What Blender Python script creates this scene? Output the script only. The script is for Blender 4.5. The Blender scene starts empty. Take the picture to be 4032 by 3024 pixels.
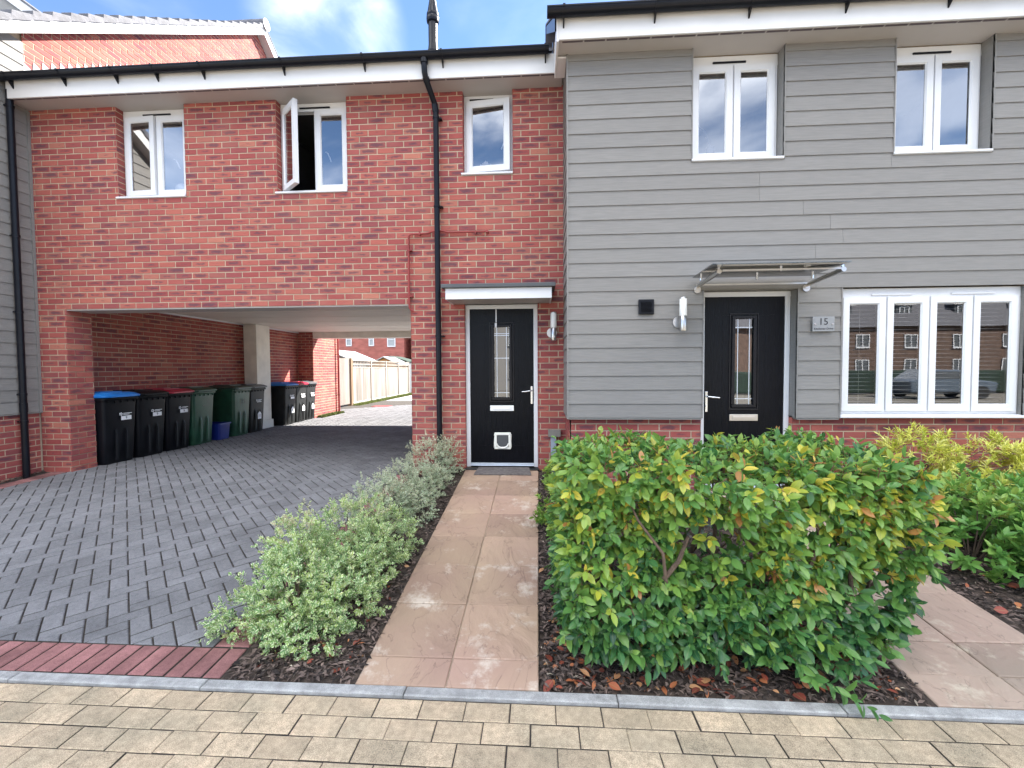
import bpy, bmesh, math, random
import numpy as np
from mathutils import Vector, Matrix
R = math.radians
random.seed(7); rng = np.random.default_rng(7)
sc = bpy.context.scene
col = sc.collection

# ------------------------------------------------------------ camera, sky, sun
cam_d = bpy.data.cameras.new("camera"); cam = bpy.data.objects.new("camera", cam_d); col.objects.link(cam)
cr = Vector((0.99815166, 0.06046346, -0.00611844)); cu = Vector((0.0039855, 0.03533429, 0.9993676)); cw = Vector((-0.06064141, 0.99754482, -0.035028))
cm = Matrix((cr, cu, -cw)).transposed().to_4x4(); cm.translation = Vector((6.16732, -5.45642, 1.22025))
cam.matrix_world = cm
cam_d.sensor_width = 36; cam_d.lens = 36 * 1720 / 4032; cam_d.clip_start = 0.02; cam_d.clip_end = 2000
sc.camera = cam
SUN = Vector((1, 1, 1.2)).normalized()
sd = bpy.data.lights.new("sun", 'SUN'); sd.energy = 5.0; sd.angle = R(0.53); sd.color = (1, .95, .87)
so = bpy.data.objects.new("sun", sd); col.objects.link(so); so.rotation_euler = SUN.to_track_quat('Z', 'Y').to_euler(); so.location = (20, 20, 30)
w = bpy.data.worlds.new("World"); sc.world = w; w.use_nodes = True
nt = w.node_tree; nt.nodes.clear()
N = nt.nodes.new; L = nt.links.new
out = N('ShaderNodeOutputWorld'); bg = N('ShaderNodeBackground'); sky = N('ShaderNodeTexSky'); sky.sky_type = 'NISHITA'; sky.sun_disc = False
sky.sun_elevation = math.asin(SUN.z); sky.sun_rotation = math.atan2(SUN.x, SUN.y); sky.air_density = .8; sky.dust_density = 0; sky.ozone_density = 4.0
tc = N('ShaderNodeTexCoord')
def wnode(t, **k):
    n_ = N(t)
    for a_, v_ in k.items(): setattr(n_, a_, v_)
    return n_
def wmath(op, a_, b_=0.0, c_=None):
    n_ = N('ShaderNodeMath'); n_.operation = op
    for i_, v_ in enumerate((a_, b_) if c_ is None else (a_, b_, c_)):
        if isinstance(v_, (int, float)): n_.inputs[i_].default_value = v_
        else: L(v_, n_.inputs[i_])
    return n_.outputs[0]
def wrange(v_, a_, b_, c_=0.0, d_=1.0):
    n_ = N('ShaderNodeMapRange'); n_.interpolation_type = 'SMOOTHSTEP'; L(v_, n_.inputs[0])
    for i_, q_ in enumerate((a_, b_, c_, d_)): n_.inputs[i_ + 1].default_value = q_
    return n_.outputs[0]
mp = N('ShaderNodeMapping'); mp.inputs['Scale'].default_value = (1.6, 1.6, 3.2); mp.inputs['Location'].default_value = (.35, .1, .2); mp.inputs['Rotation'].default_value = (.1, .45, .2)
nz = N('ShaderNodeTexNoise'); nz.inputs['Scale'].default_value = 1.9; nz.inputs['Detail'].default_value = 9; nz.inputs['Roughness'].default_value = .5; nz.inputs['Distortion'].default_value = .4
L(tc.outputs['Generated'], mp.inputs['Vector']); L(mp.outputs[0], nz.inputs['Vector'])
sx = N('ShaderNodeSeparateXYZ'); L(tc.outputs['Generated'], sx.inputs[0])
def blob(d_, a_, b_):
    n_ = N('ShaderNodeVectorMath'); n_.operation = 'DOT_PRODUCT'; L(tc.outputs['Generated'], n_.inputs[0]); n_.inputs[1].default_value = Vector(d_).normalized(); return wrange(n_.outputs['Value'], a_, b_)
back = wrange(sx.outputs[1], .25, -.35)                                  # out-of-view cloud bank on the street side, added and brightened as fill light
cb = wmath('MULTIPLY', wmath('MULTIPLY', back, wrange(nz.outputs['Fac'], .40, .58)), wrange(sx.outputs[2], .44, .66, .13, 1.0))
front = wmath('MULTIPLY', blob((-.352, .740, .573), .9905, .9990), wrange(nz.outputs['Fac'], .40, .68, .04, .85))
veil = wmath('MULTIPLY', wrange(nz.outputs['Fac'], .52, .8), .10)
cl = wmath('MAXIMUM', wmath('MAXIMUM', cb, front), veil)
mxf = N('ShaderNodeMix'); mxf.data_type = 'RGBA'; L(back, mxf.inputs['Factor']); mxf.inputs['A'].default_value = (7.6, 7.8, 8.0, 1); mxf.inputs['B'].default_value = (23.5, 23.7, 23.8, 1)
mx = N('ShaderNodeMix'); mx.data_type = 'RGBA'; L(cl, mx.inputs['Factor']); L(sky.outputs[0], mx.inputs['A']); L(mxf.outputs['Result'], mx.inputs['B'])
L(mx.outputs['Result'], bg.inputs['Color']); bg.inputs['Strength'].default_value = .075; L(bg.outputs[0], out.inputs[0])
sc.view_settings.view_transform = 'Standard'; sc.view_settings.look = 'None'; sc.view_settings.gamma = 1; sc.view_settings.exposure = 2.28
sc.cycles.max_bounces = 8; sc.cycles.transparent_max_bounces = 12
sc.cycles.use_denoising = True

# ------------------------------------------------------------ helpers
MATS = {}
def mat(name, c=(.5, .5, .5), rough=.6, var=.15, scale=8, bump=0, bscale=60, metal=0, spec=.5, stretch=(1, 1, 1), rnd=0, c2=None, detail=4, coat=0, speck=0):
    m = bpy.data.materials.new(name); m.use_nodes = True; t = m.node_tree; b = t.nodes['Principled BSDF']
    n = t.nodes.new; l = t.links.new
    b.inputs['Roughness'].default_value = rough; b.inputs['Metallic'].default_value = metal; b.inputs['Specular IOR Level'].default_value = spec
    if coat: b.inputs['Coat Weight'].default_value = coat; b.inputs['Coat Roughness'].default_value = .15
    g = n('ShaderNodeNewGeometry'); mp = n('ShaderNodeMapping'); mp.inputs['Scale'].default_value = stretch; l(g.outputs['Position'], mp.inputs[0])
    ns = n('ShaderNodeTexNoise'); ns.inputs['Scale'].default_value = scale; ns.inputs['Detail'].default_value = detail; l(mp.outputs[0], ns.inputs['Vector'])
    mr = n('ShaderNodeMapRange'); mr.inputs[1].default_value = .3; mr.inputs[2].default_value = .7; l(ns.outputs['Fac'], mr.inputs[0])
    mi = n('ShaderNodeMix'); mi.data_type = 'RGBA'
    a = [x * (1 - var) for x in c]; d = [min(1, x * (1 + var)) for x in c] if c2 is None else c2
    mi.inputs['A'].default_value = (*a, 1); mi.inputs['B'].default_value = (*d, 1); l(mr.outputs[0], mi.inputs['Factor'])
    o = mi.outputs['Result']
    if speck:
        n7 = n('ShaderNodeTexNoise'); n7.inputs['Scale'].default_value = 330; n7.inputs['Detail'].default_value = 2; l(g.outputs['Position'], n7.inputs['Vector'])
        n8 = n('ShaderNodeTexNoise'); n8.inputs['Scale'].default_value = 45; n8.inputs['Detail'].default_value = 5; l(g.outputs['Position'], n8.inputs['Vector'])
        a7 = n('ShaderNodeMath'); a7.operation = 'MULTIPLY_ADD'; l(n8.outputs['Fac'], a7.inputs[0]); a7.inputs[1].default_value = .4; l(n7.outputs['Fac'], a7.inputs[2])
        r7 = n('ShaderNodeMapRange'); l(a7.outputs[0], r7.inputs[0]); r7.inputs[1].default_value = .46; r7.inputs[2].default_value = .94; r7.inputs[3].default_value = 1 - speck; r7.inputs[4].default_value = 1 + speck
        v7 = n('ShaderNodeVectorMath'); v7.operation = 'SCALE'; l(o, v7.inputs[0]); l(r7.outputs[0], v7.inputs['Scale']); o = v7.outputs[0]
    if rnd:
        at = n('ShaderNodeAttribute'); at.attribute_name = 'rnd'; sp = n('ShaderNodeSeparateColor'); l(at.outputs['Color'], sp.inputs[0])
        m2 = n('ShaderNodeMapRange'); m2.inputs[3].default_value = 1 - rnd; m2.inputs[4].default_value = 1 + rnd; l(sp.outputs[0], m2.inputs[0])
        vm = n('ShaderNodeVectorMath'); vm.operation = 'SCALE'; l(o, vm.inputs[0]); l(m2.outputs[0], vm.inputs['Scale']); o = vm.outputs[0]
    l(o, b.inputs['Base Color'])
    if bump:
        nb = n('ShaderNodeTexNoise'); nb.inputs['Scale'].default_value = bscale; nb.inputs['Detail'].default_value = 6; l(mp.outputs[0], nb.inputs['Vector'])
        bp = n('ShaderNodeBump'); bp.inputs['Strength'].default_value = bump; bp.inputs['Distance'].default_value = .01; l(nb.outputs['Fac'], bp.inputs['Height']); l(bp.outputs[0], b.inputs['Normal'])
    MATS[name] = m; return m

def brick_mat(name, gain=1.0, warm=0.0):
    m = bpy.data.materials.new(name); m.use_nodes = True; t = m.node_tree; b = t.nodes['Principled BSDF']; n = t.nodes.new; l = t.links.new
    b.inputs['Roughness'].default_value = .85; b.inputs['Specular IOR Level'].default_value = .25
    at = n('ShaderNodeAttribute'); at.attribute_name = 'rnd'; sp = n('ShaderNodeSeparateColor'); l(at.outputs['Color'], sp.inputs[0])
    rp = n('ShaderNodeValToRGB'); e = rp.color_ramp.elements
    cols = [(0, (.30, .070, .066)), (.3, (.36, .092, .080)), (.55, (.42, .125, .095)), (.75, (.31, .080, .078)), (.9, (.26, .072, .074)), (1, (.46, .17, .12))]
    e[0].position = 0; e[0].color = (*[x * gain for x in cols[0][1]], 1); e[1].position = 1; e[1].color = (*[x * gain for x in cols[-1][1]], 1)
    for p, c in cols[1:-1]:
        q = e.new(p); q.color = (*[x * gain for x in c], 1)
    l(sp.outputs[0], rp.inputs[0])
    g = n('ShaderNodeNewGeometry'); uv = n('ShaderNodeUVMap'); su = n('ShaderNodeSeparateXYZ'); l(uv.outputs[0], su.inputs[0])
    n1 = n('ShaderNodeTexNoise'); n1.inputs['Scale'].default_value = 22; n1.inputs['Detail'].default_value = 5; l(g.outputs['Position'], n1.inputs['Vector'])
    mp = n('ShaderNodeMapping'); mp.inputs['Scale'].default_value = (14, 14, 130); l(g.outputs['Position'], mp.inputs[0])
    n2 = n('ShaderNodeTexNoise'); n2.inputs['Scale'].default_value = 1; n2.inputs['Detail'].default_value = 4; n2.inputs['Distortion'].default_value = .6; l(mp.outputs[0], n2.inputs['Vector'])
    def M(op, a, c, x=None):
        k = n('ShaderNodeMath'); k.operation = op
        for i, vv in enumerate((a, c) if x is None else (a, c, x)):
            if isinstance(vv, (int, float)): k.inputs[i].default_value = vv
            else: l(vv, k.inputs[i])
        return k.outputs[0]
    dx = M('MULTIPLY', M('ABSOLUTE', M('SUBTRACT', su.outputs[0], .5), 0), 2.0)
    dy = M('MULTIPLY', M('ABSOLUTE', M('SUBTRACT', su.outputs[1], .5), 0), 2.3)
    d = M('POWER', M('ADD', M('POWER', dx, 3), M('POWER', dy, 2)), .5)
    d = M('ADD', d, M('MULTIPLY', M('SUBTRACT', n1.outputs['Fac'], .5), 1.5)); d = M('ADD', d, M('MULTIPLY', M('SUBTRACT', n2.outputs['Fac'], .5), 1.1))
    thr = M('MULTIPLY_ADD', sp.outputs[1], 1.45, -.52)     # how much of the brick the smudge takes
    mk = n('ShaderNodeMapRange'); mk.interpolation_type = 'SMOOTHSTEP'; l(M('SUBTRACT', thr, d), mk.inputs[0]); mk.inputs[1].default_value = -.15; mk.inputs[2].default_value = .55; mk.inputs[4].default_value = .72
    # crease lines
    ck = n('ShaderNodeMapRange'); l(n2.outputs['Fac'], ck.inputs[0]); ck.inputs[1].default_value = .60; ck.inputs[2].default_value = .72; ck.inputs[4].default_value = .42
    mi = n('ShaderNodeMix'); mi.data_type = 'RGBA'; l(mk.outputs[0], mi.inputs['Factor']); l(rp.outputs[0], mi.inputs['A']); mi.inputs['B'].default_value = (.095 * gain, .052 * gain, .072 * gain, 1)
    m3 = n('ShaderNodeMix'); m3.data_type = 'RGBA'; l(ck.outputs[0], m3.inputs['Factor']); l(mi.outputs['Result'], m3.inputs['A']); m3.inputs['B'].default_value = (.16 * gain, .045 * gain, .04 * gain, 1)
    # pale lime bloom
    n3 = n('ShaderNodeTexNoise'); n3.inputs['Scale'].default_value = 1.7; n3.inputs['Detail'].default_value = 7; l(g.outputs['Position'], n3.inputs['Vector'])
    bl = n('ShaderNodeMapRange'); l(n3.outputs['Fac'], bl.inputs[0]); bl.inputs[1].default_value = .52; bl.inputs[2].default_value = .8; bl.inputs[4].default_value = .35
    m4 = n('ShaderNodeMix'); m4.data_type = 'RGBA'; l(bl.outputs[0], m4.inputs['Factor']); l(m3.outputs['Result'], m4.inputs['A']); m4.inputs['B'].default_value = (.52 * gain, .24 * gain, .17 * gain, 1)
    l(m4.outputs['Result'], b.inputs['Base Color'])
    bp = n('ShaderNodeBump'); bp.inputs['Strength'].default_value = .5; bp.inputs['Distance'].default_value = .006; l(M('ADD', n2.outputs['Fac'], n1.outputs['Fac']), bp.inputs['Height']); l(bp.outputs[0], b.inputs['Normal'])
    MATS[name] = m; return m

brick_mat('brick', .90); brick_mat('brick_far', .9)
mat('mortar', (.45, .365, .27), .95, .22, 5, .5, 120, spec=.1)
mat('cladding', (.228, .219, .208), .6, .10, 3, .45, 24, stretch=(2.0, 2.0, 60), rnd=.06, spec=.3)
mat('upvc', (.66, .67, .69), .32, .03, 4)
mat('fascia', (.64, .635, .63), .42, .05, 2)
mat('soffit', (.42, .39, .375), .5, .05, 2)
mat('soffit_vent', (.10, .08, .09), .7, .1)
mat('black_plastic', (.008, .009, .013), .3, .15, spec=.18)
mat('roof_tile', (.10, .10, .115), .75, .3, 9, .4, 50, rnd=.25)
mat('lead', (.34, .35, .37), .5, .15, 12)
mat('door_black', (.0035, .004, .0065), .32, .5, 6, .5, 8, stretch=(30, 30, 1.6), spec=.16)
mat('door_black_frame', (.004, .005, .009), .25, .1, spec=.3)
mat('chrome', (.75, .76, .78), .14, .05, metal=1)
mat('brushed_steel', (.55, .54, .53), .32, .1, 4, metal=1)
mat('aluminium', (.62, .68, .76), .35, .05, metal=.6)
mat('white_plastic', (.78, .77, .70), .35, .04)
mat('opal', (.82, .82, .80), .25, .02)
mat('grey_box', (.21, .20, .18), .6, .1)
mat('grey_pipe', (.30, .36, .42), .45, .08)
mat('red_pipe', (.26, .035, .032), .5, .15)
mat('render_white', (.76, .72, .65), .85, .10, 4, .15, 90)
mat('ceiling_board', (.78, .74, .67), .6, .05, 2)
mat('room', (.42, .42, .42), .9, .05)
mat('room_dark', (.05, .05, .055), .9, .1)
mat('blind', (.50, .50, .49), .5, .03)
mat('grey_paver', (.165, .165, .172), .93, .16, 3, .4, 260, rnd=.10, spec=.15, speck=.35)
mat('red_paver', (.235, .115, .11), .93, .22, 6, .4, 260, rnd=.24, spec=.15, speck=.35)
mat('tan_paver', (.41, .34, .24), .93, .18, 5, .4, 420, rnd=.10, spec=.15, speck=.5, c2=(.50, .39, .27))
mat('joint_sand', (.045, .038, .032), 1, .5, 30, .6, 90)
mat('kerb_stone', (.33, .33, .325), .9, .25, 12, .5, 140, rnd=.06, spec=.1, speck=.3)
mat('soil', (.050, .036, .028), 1, .6, 22, 1, 40, speck=.5)
mat('asphalt', (.20, .185, .16), .95, .25, 12, .6, 150)
mat('concrete_far', (.42, .40, .37), .95, .15, 3, .3, 60)
mat('grass', (.10, .16, .035), .95, .4, 10, .6, 90, c2=(.18, .20, .05))
mat('fence_wood', (.22, .19, .165), .9, .3, 4, .4, 40, stretch=(1, 1, .15), rnd=.22)
mat('post_wood', (.17, .11, .065), .9, .25, 6, .4, 40, stretch=(1, 1, .15))
mat('orange_wood', (.45, .24, .08), .8, .2, 8)
mat('shed_roof', (.33, .34, .36), .8, .2, 6)
mat('shed_side', (.09, .10, .11), .85, .2, 6)
mat('green_felt', (.02, .04, .028), .9, .3, 8)
mat('bin_black', (.0045, .005, .0075), .45, .3, 6, .05, 60, spec=.2)
mat('bin_charcoal', (.014, .015, .015), .5, .3, 6, .05, 60, spec=.25)
mat('bin_green', (.018, .072, .040), .42, .3, 5, .05, 60)
mat('lid_blue', (.01, .16, .50), .4, .1)
mat('lid_red', (.42, .015, .045), .35, .1)
mat('lid_grey', (.07, .075, .08), .42, .1)
mat('lid_dark_green', (.025, .055, .04), .38, .1)
mat('box_blue', (.01, .025, .20), .4, .1)
mat('sticker', (.78, .78, .80), .5, .03)
mat('ink', (.02, .02, .025), .6, .1)
mat('plate_grey', (.27, .28, .29), .2, .04, coat=.6)
mat('mat_grey', (.14, .125, .12), .95, .3, 30, .8, 220)
mat('mat_dark', (.03, .035, .045), .95, .3, 30, .8, 220)
mat('bark_stem', (.11, .075, .055), .9, .35, 20, .8, 90)
mat('twig_red', (.16, .07, .05), .8, .3, 20)
mat('flower_white', (.75, .70, .68), .7, .1)
mat('street_brick', (.13, .085, .065), .9, .3, 3)
mat('house_render', (.68, .66, .60), .9, .05)
mat('car_paint', (.10, .13, .17), .25, .05, coat=.8)
mat('tyre', (.02, .02, .02), .8, .1)
mat('far_brick', (.36, .12, .095), .9, .22, 2.2, .2, 30, stretch=(1, 1, 3))

def slab_mat(name, a, b2, c3):
    m = mat(name, a, .85, .0, 1.3, 0, c2=b2, rnd=.15, detail=6, spec=.3); t = m.node_tree; bs = t.nodes['Principled BSDF']; n = t.nodes.new; l = t.links.new
    src = bs.inputs['Base Color'].links[0].from_socket
    g = n('ShaderNodeNewGeometry')
    nn = n('ShaderNodeTexNoise'); nn.inputs['Scale'].default_value = 3.2; nn.inputs['Detail'].default_value = 9; nn.inputs['Roughness'].default_value = .72; l(g.outputs['Position'], nn.inputs['Vector'])
    mr = n('ShaderNodeMapRange'); l(nn.outputs['Fac'], mr.inputs[0]); mr.inputs[1].default_value = .545; mr.inputs[2].default_value = .66; mr.inputs[4].default_value = .7
    mi = n('ShaderNodeMix'); mi.data_type = 'RGBA'; l(mr.outputs[0], mi.inputs['Factor']); l(src, mi.inputs['A']); mi.inputs['B'].default_value = (*c3, 1)
    # riven relief: distorted stretched steps
    at = n('ShaderNodeAttribute'); at.attribute_name = 'rnd'
    mp = n('ShaderNodeMapping'); mp.inputs['Scale'].default_value = (2.1, 1.1, 1); va = n('ShaderNodeVectorMath'); va.operation = 'MULTIPLY_ADD'
    l(at.outputs['Color'], va.inputs[0]); va.inputs[1].default_value = (7, 5, 3); l(g.outputs['Position'], va.inputs[2]); l(va.outputs[0], mp.inputs[0])
    n4 = n('ShaderNodeTexNoise'); n4.inputs['Scale'].default_value = 1.5; n4.inputs['Detail'].default_value = 6; n4.inputs['Distortion'].default_value = .5; n4.inputs['Roughness'].default_value = .5; l(mp.outputs[0], n4.inputs['Vector'])
    st = n('ShaderNodeMath'); st.operation = 'MULTIPLY'; st.inputs[1].default_value = 7; l(n4.outputs['Fac'], st.inputs[0])
    fr = n('ShaderNodeMath'); fr.operation = 'FLOOR'; l(st.outputs[0], fr.inputs[0]); ad = n('ShaderNodeMath'); ad.operation = 'MULTIPLY_ADD'; l(fr.outputs[0], ad.inputs[0]); ad.inputs[1].default_value = .6; l(st.outputs[0], ad.inputs[2])
    bp = n('ShaderNodeBump'); bp.inputs['Strength'].default_value = .95; bp.inputs['Distance'].default_value = .009; l(ad.outputs[0], bp.inputs['Height']); l(bp.outputs[0], bs.inputs['Normal'])
    f1 = n('ShaderNodeMath'); f1.operation = 'FRACT'; l(st.outputs[0], f1.inputs[0])
    m5 = n('ShaderNodeMapRange'); l(f1.outputs[0], m5.inputs[0]); m5.inputs[1].default_value = 0; m5.inputs[2].default_value = .07; m5.inputs[3].default_value = .42; m5.inputs[4].default_value = 0
    m6 = n('ShaderNodeMix'); m6.data_type = 'RGBA'; l(m5.outputs[0], m6.inputs['Factor']); l(mi.outputs['Result'], m6.inputs['A']); m6.inputs['B'].default_value = (a[0] * .42, a[1] * .4, a[2] * .4, 1)
    l(m6.outputs['Result'], bs.inputs['Base Color'])
slab_mat('sandstone', (.31, .205, .16), (.39, .285, .195), (.60, .53, .45))
slab_mat('sandstone_pink', (.27, .225, .175), (.35, .245, .195), (.54, .48, .37))

def leaf_mat(name, ramp, rim=None, rough=.38, trans=.35, rimw=.62):
    m = bpy.data.materials.new(name); m.use_nodes = True; t = m.node_tree; b = t.nodes['Principled BSDF']; n = t.nodes.new; l = t.links.new
    at = n('ShaderNodeAttribute'); at.attribute_name = 'rnd'; sp = n('ShaderNodeSeparateColor'); l(at.outputs['Color'], sp.inputs[0])
    rp = n('ShaderNodeValToRGB'); e = rp.color_ramp.elements; e[0].color = (*ramp[0][1], 1); e[0].position = ramp[0][0]; e[1].color = (*ramp[-1][1], 1); e[1].position = ramp[-1][0]
    for p, c in ramp[1:-1]: q = e.new(p); q.color = (*c, 1)
    l(sp.outputs[0], rp.inputs[0]); o = rp.outputs[0]
    uv = n('ShaderNodeUVMap'); su = n('ShaderNodeSeparateXYZ'); l(uv.outputs[0], su.inputs[0])
    ab = n('ShaderNodeMath'); ab.operation = 'ABSOLUTE'; l(su.outputs[0], ab.inputs[0])
    if rim:
        mr = n('ShaderNodeMapRange'); l(ab.outputs[0], mr.inputs[0]); mr.inputs[1].default_value = rimw - .1; mr.inputs[2].default_value = rimw + .1
        mi = n('ShaderNodeMix'); mi.data_type = 'RGBA'; l(mr.outputs[0], mi.inputs['Factor']); l(o, mi.inputs['A']); mi.inputs['B'].default_value = (*rim, 1); o = mi.outputs['Result']
    else:
        mr = n('ShaderNodeMapRange'); l(ab.outputs[0], mr.inputs[0]); mr.inputs[1].default_value = 0; mr.inputs[2].default_value = .12; mr.inputs[3].default_value = .45; mr.inputs[4].default_value = 0
        mi = n('ShaderNodeMix'); mi.data_type = 'RGBA'; l(mr.outputs[0], mi.inputs['Factor']); l(o, mi.inputs['A']); mi.inputs['B'].default_value = (.20, .26, .09, 1); o = mi.outputs['Result']
    l(o, b.inputs['Base Color']); b.inputs['Roughness'].default_value = rough; b.inputs['Specular IOR Level'].default_value = .45
    tr = n('ShaderNodeBsdfTranslucent'); l(o, tr.inputs['Color']); ms = n('ShaderNodeMixShader'); ms.inputs[0].default_value = trans
    ou = t.nodes['Material Output']; l(b.outputs[0], ms.inputs[1]); l(tr.outputs[0], ms.inputs[2]); l(ms.outputs[0], ou.inputs[0])
    MATS[name] = m
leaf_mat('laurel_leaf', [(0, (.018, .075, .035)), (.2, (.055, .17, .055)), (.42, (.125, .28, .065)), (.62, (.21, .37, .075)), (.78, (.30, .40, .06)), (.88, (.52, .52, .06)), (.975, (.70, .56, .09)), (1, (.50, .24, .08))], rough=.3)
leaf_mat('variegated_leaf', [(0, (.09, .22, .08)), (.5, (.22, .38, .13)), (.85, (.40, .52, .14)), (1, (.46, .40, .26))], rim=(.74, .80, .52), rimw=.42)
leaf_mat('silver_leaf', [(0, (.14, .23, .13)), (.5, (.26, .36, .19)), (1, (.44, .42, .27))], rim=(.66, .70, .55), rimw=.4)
leaf_mat('lime_leaf', [(0, (.07, .18, .03)), (.5, (.17, .32, .05)), (1, (.36, .44, .07))])
leaf_mat('green_leaf', [(0, (.06, .19, .045)), (.5, (.15, .34, .07)), (.9, (.30, .47, .10)), (1, (.48, .50, .10))])
leaf_mat('yellow_leaf', [(0, (.34, .40, .05)), (.5, (.66, .66, .10)), (1, (.82, .80, .28))])
leaf_mat('juniper_leaf', [(0, (.04, .10, .08)), (1, (.16, .26, .22))])
leaf_mat('dead_leaf', [(0, (.13, .03, .02)), (.4, (.26, .05, .03)), (.7, (.42, .15, .06)), (1, (.50, .28, .14))], trans=.1, rough=.6)
mat('chip', (.10, .072, .06), .9, .35, 30, rnd=.9)
mat('pale_chip', (.34, .29, .23), .85, .3, 30, rnd=.4)

def glass_mat(name, base, tint=(1, 1, 1), gl=1.0):
    m = bpy.data.materials.new(name); m.use_nodes = True; t = m.node_tree; t.nodes.remove(t.nodes['Principled BSDF']); n = t.nodes.new; l = t.links.new
    g = n('ShaderNodeBsdfGlossy'); g.inputs['Roughness'].default_value = .0; g.inputs['Color'].default_value = (gl, gl, gl, 1)
    tr = n('ShaderNodeBsdfTransparent'); tr.inputs['Color'].default_value = (*tint, 1)
    fr = n('ShaderNodeFresnel'); fr.inputs['IOR'].default_value = 1.5
    geo = n('ShaderNodeNewGeometry'); nz = n('ShaderNodeTexNoise'); nz.inputs['Scale'].default_value = 1.3; l(geo.outputs['Position'], nz.inputs['Vector'])
    bp = n('ShaderNodeBump'); bp.inputs['Strength'].default_value = .05; bp.inputs['Distance'].default_value = .02; l(nz.outputs['Fac'], bp.inputs['Height']); l(bp.outputs[0], g.inputs['Normal'])
    a = n('ShaderNodeMath'); a.operation = 'MULTIPLY_ADD'; a.use_clamp = True; a.inputs[1].default_value = 1.6; a.inputs[2].default_value = base; l(fr.outputs[0], a.inputs[0])
    ms = n('ShaderNodeMixShader'); l(a.outputs[0], ms.inputs[0]); l(tr.outputs[0], ms.inputs[1]); l(g.outputs[0], ms.inputs[2]); l(ms.outputs[0], t.nodes['Material Output'].inputs[0])
    MATS[name] = m
glass_mat('window_glass', .26); glass_mat('big_glass', .08); glass_mat('canopy_glass', 0, (.84, .91, .95), .45); glass_mat('door_glass', .16)

class MB:
    def __init__(s): s.v = []; s.f = []; s.mi = []; s.uv = []; s.c = []
    def poly(s, pts, mi=0, uv=None, c=None):
        i = len(s.v); s.v += [tuple(p) for p in pts]; n = len(pts); s.f.append(tuple(range(i, i + n))); s.mi.append(mi)
        s.uv += uv if uv else [(0, 0)] * n; s.c += [c or (.5, .5, .5)] * n
    def hexa(s, p, mi=0, c=None, skip=()):
        i = len(s.v); s.v += [tuple(q) for q in p]
        for k, q in enumerate(((0, 3, 2, 1), (4, 5, 6, 7), (0, 1, 5, 4), (1, 2, 6, 5), (2, 3, 7, 6), (3, 0, 4, 7))):
            if k in skip: continue
            s.f.append(tuple(i + a for a in q)); s.mi.append(mi); s.uv += [(0, 0)] * 4; s.c += [c or (.5, .5, .5)] * 4
    def box(s, x0, x1, y0, y1, z0, z1, mi=0, c=None):
        s.hexa([(x0, y0, z0), (x1, y0, z0), (x1, y1, z0), (x0, y1, z0), (x0, y0, z1), (x1, y0, z1), (x1, y1, z1), (x0, y1, z1)], mi, c)
    def tube(s, path, r, n=12, mi=0, cap=True, c=None):
        path = [Vector(p) for p in path]; rs = r if isinstance(r, (list, tuple)) else [r] * len(path)
        rings = []; prev = None
        for i, p in enumerate(path):
            a = path[max(0, i - 1)]; b = path[min(len(path) - 1, i + 1)]; t = (b - a).normalized()
            if prev is None: u = t.orthogonal().normalized()
            else: u = (prev - t * prev.dot(t)).normalized()
            prev = u; v = t.cross(u); i0 = len(s.v)
            for k in range(n): an = 2 * math.pi * k / n; s.v.append(tuple(p + (u * math.cos(an) + v * math.sin(an)) * rs[i]))
            rings.append(i0)
        for a, b in zip(rings, rings[1:]):
            for k in range(n): s.f.append((a + k, a + (k + 1) % n, b + (k + 1) % n, b + k)); s.mi.append(mi); s.uv += [(0, 0)] * 4; s.c += [c or (.5, .5, .5)] * 4
        if cap:
            for a, rv in ((rings[0], True), (rings[-1], False)):
                q = [a + k for k in range(n)]; q = q[::-1] if rv else q; s.f.append(tuple(q)); s.mi.append(mi); s.uv += [(0, 0)] * n; s.c += [c or (.5, .5, .5)] * n
    def lathe(s, cx, cy, prof, n=20, mi=0): s.tube([(cx, cy, z) for r, z in prof], [max(r, .0005) for r, z in prof], n, mi)
    def prism(s, pts, d, mi=0, c=None):   # polygon extruded along vector d
        d = Vector(d); a = [Vector(p) for p in pts]; b = [p + d for p in a]; n = len(a)
        s.poly(a, mi, c=c); s.poly(b[::-1], mi, c=c)
        for i in range(n): j = (i + 1) % n; s.poly([a[j], a[i], b[i], b[j]], mi, c=c)
    def build(s, name, mats, parent=None, smooth=False, bevel=0, seg=2):
        me = bpy.data.meshes.new(name); me.from_pydata(s.v, [], s.f)
        mats = mats if isinstance(mats, (list, tuple)) else [mats]
        for m in mats: me.materials.append(MATS[m])
        me.polygons.foreach_set('material_index', s.mi)
        u = me.uv_layers.new(name='UVMap'); u.data.foreach_set('uv', np.array(s.uv, dtype=np.float32).ravel())
        ca = me.color_attributes.new('rnd', 'FLOAT_COLOR', 'CORNER'); cc = np.ones((len(s.c), 4), dtype=np.float32); cc[:, :3] = s.c; ca.data.foreach_set('color', cc.ravel())
        if smooth: me.polygons.foreach_set('use_smooth', [True] * len(me.polygons))
        me.update(); bm = bmesh.new(); bm.from_mesh(me)
        if smooth or bevel: bmesh.ops.remove_doubles(bm, verts=bm.verts, dist=1e-5)
        if s.v and (smooth or bevel): bmesh.ops.recalc_face_normals(bm, faces=bm.faces)
        bm.to_mesh(me); bm.free()
        o = bpy.data.objects.new(name, me); col.objects.link(o)
        if smooth: me.set_sharp_from_angle(angle=R(40))
        if bevel:
            md = o.modifiers.new('bevel', 'BEVEL'); md.width = bevel; md.segments = seg; md.limit_method = 'ANGLE'; md.angle_limit = R(35)
        if parent is not None: adopt(o, parent)
        return o
def adopt(o, p):
    o.parent = p
    o.matrix_parent_inverse = Matrix.Translation(-p.location) if p.parent is None else Matrix()
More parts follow.
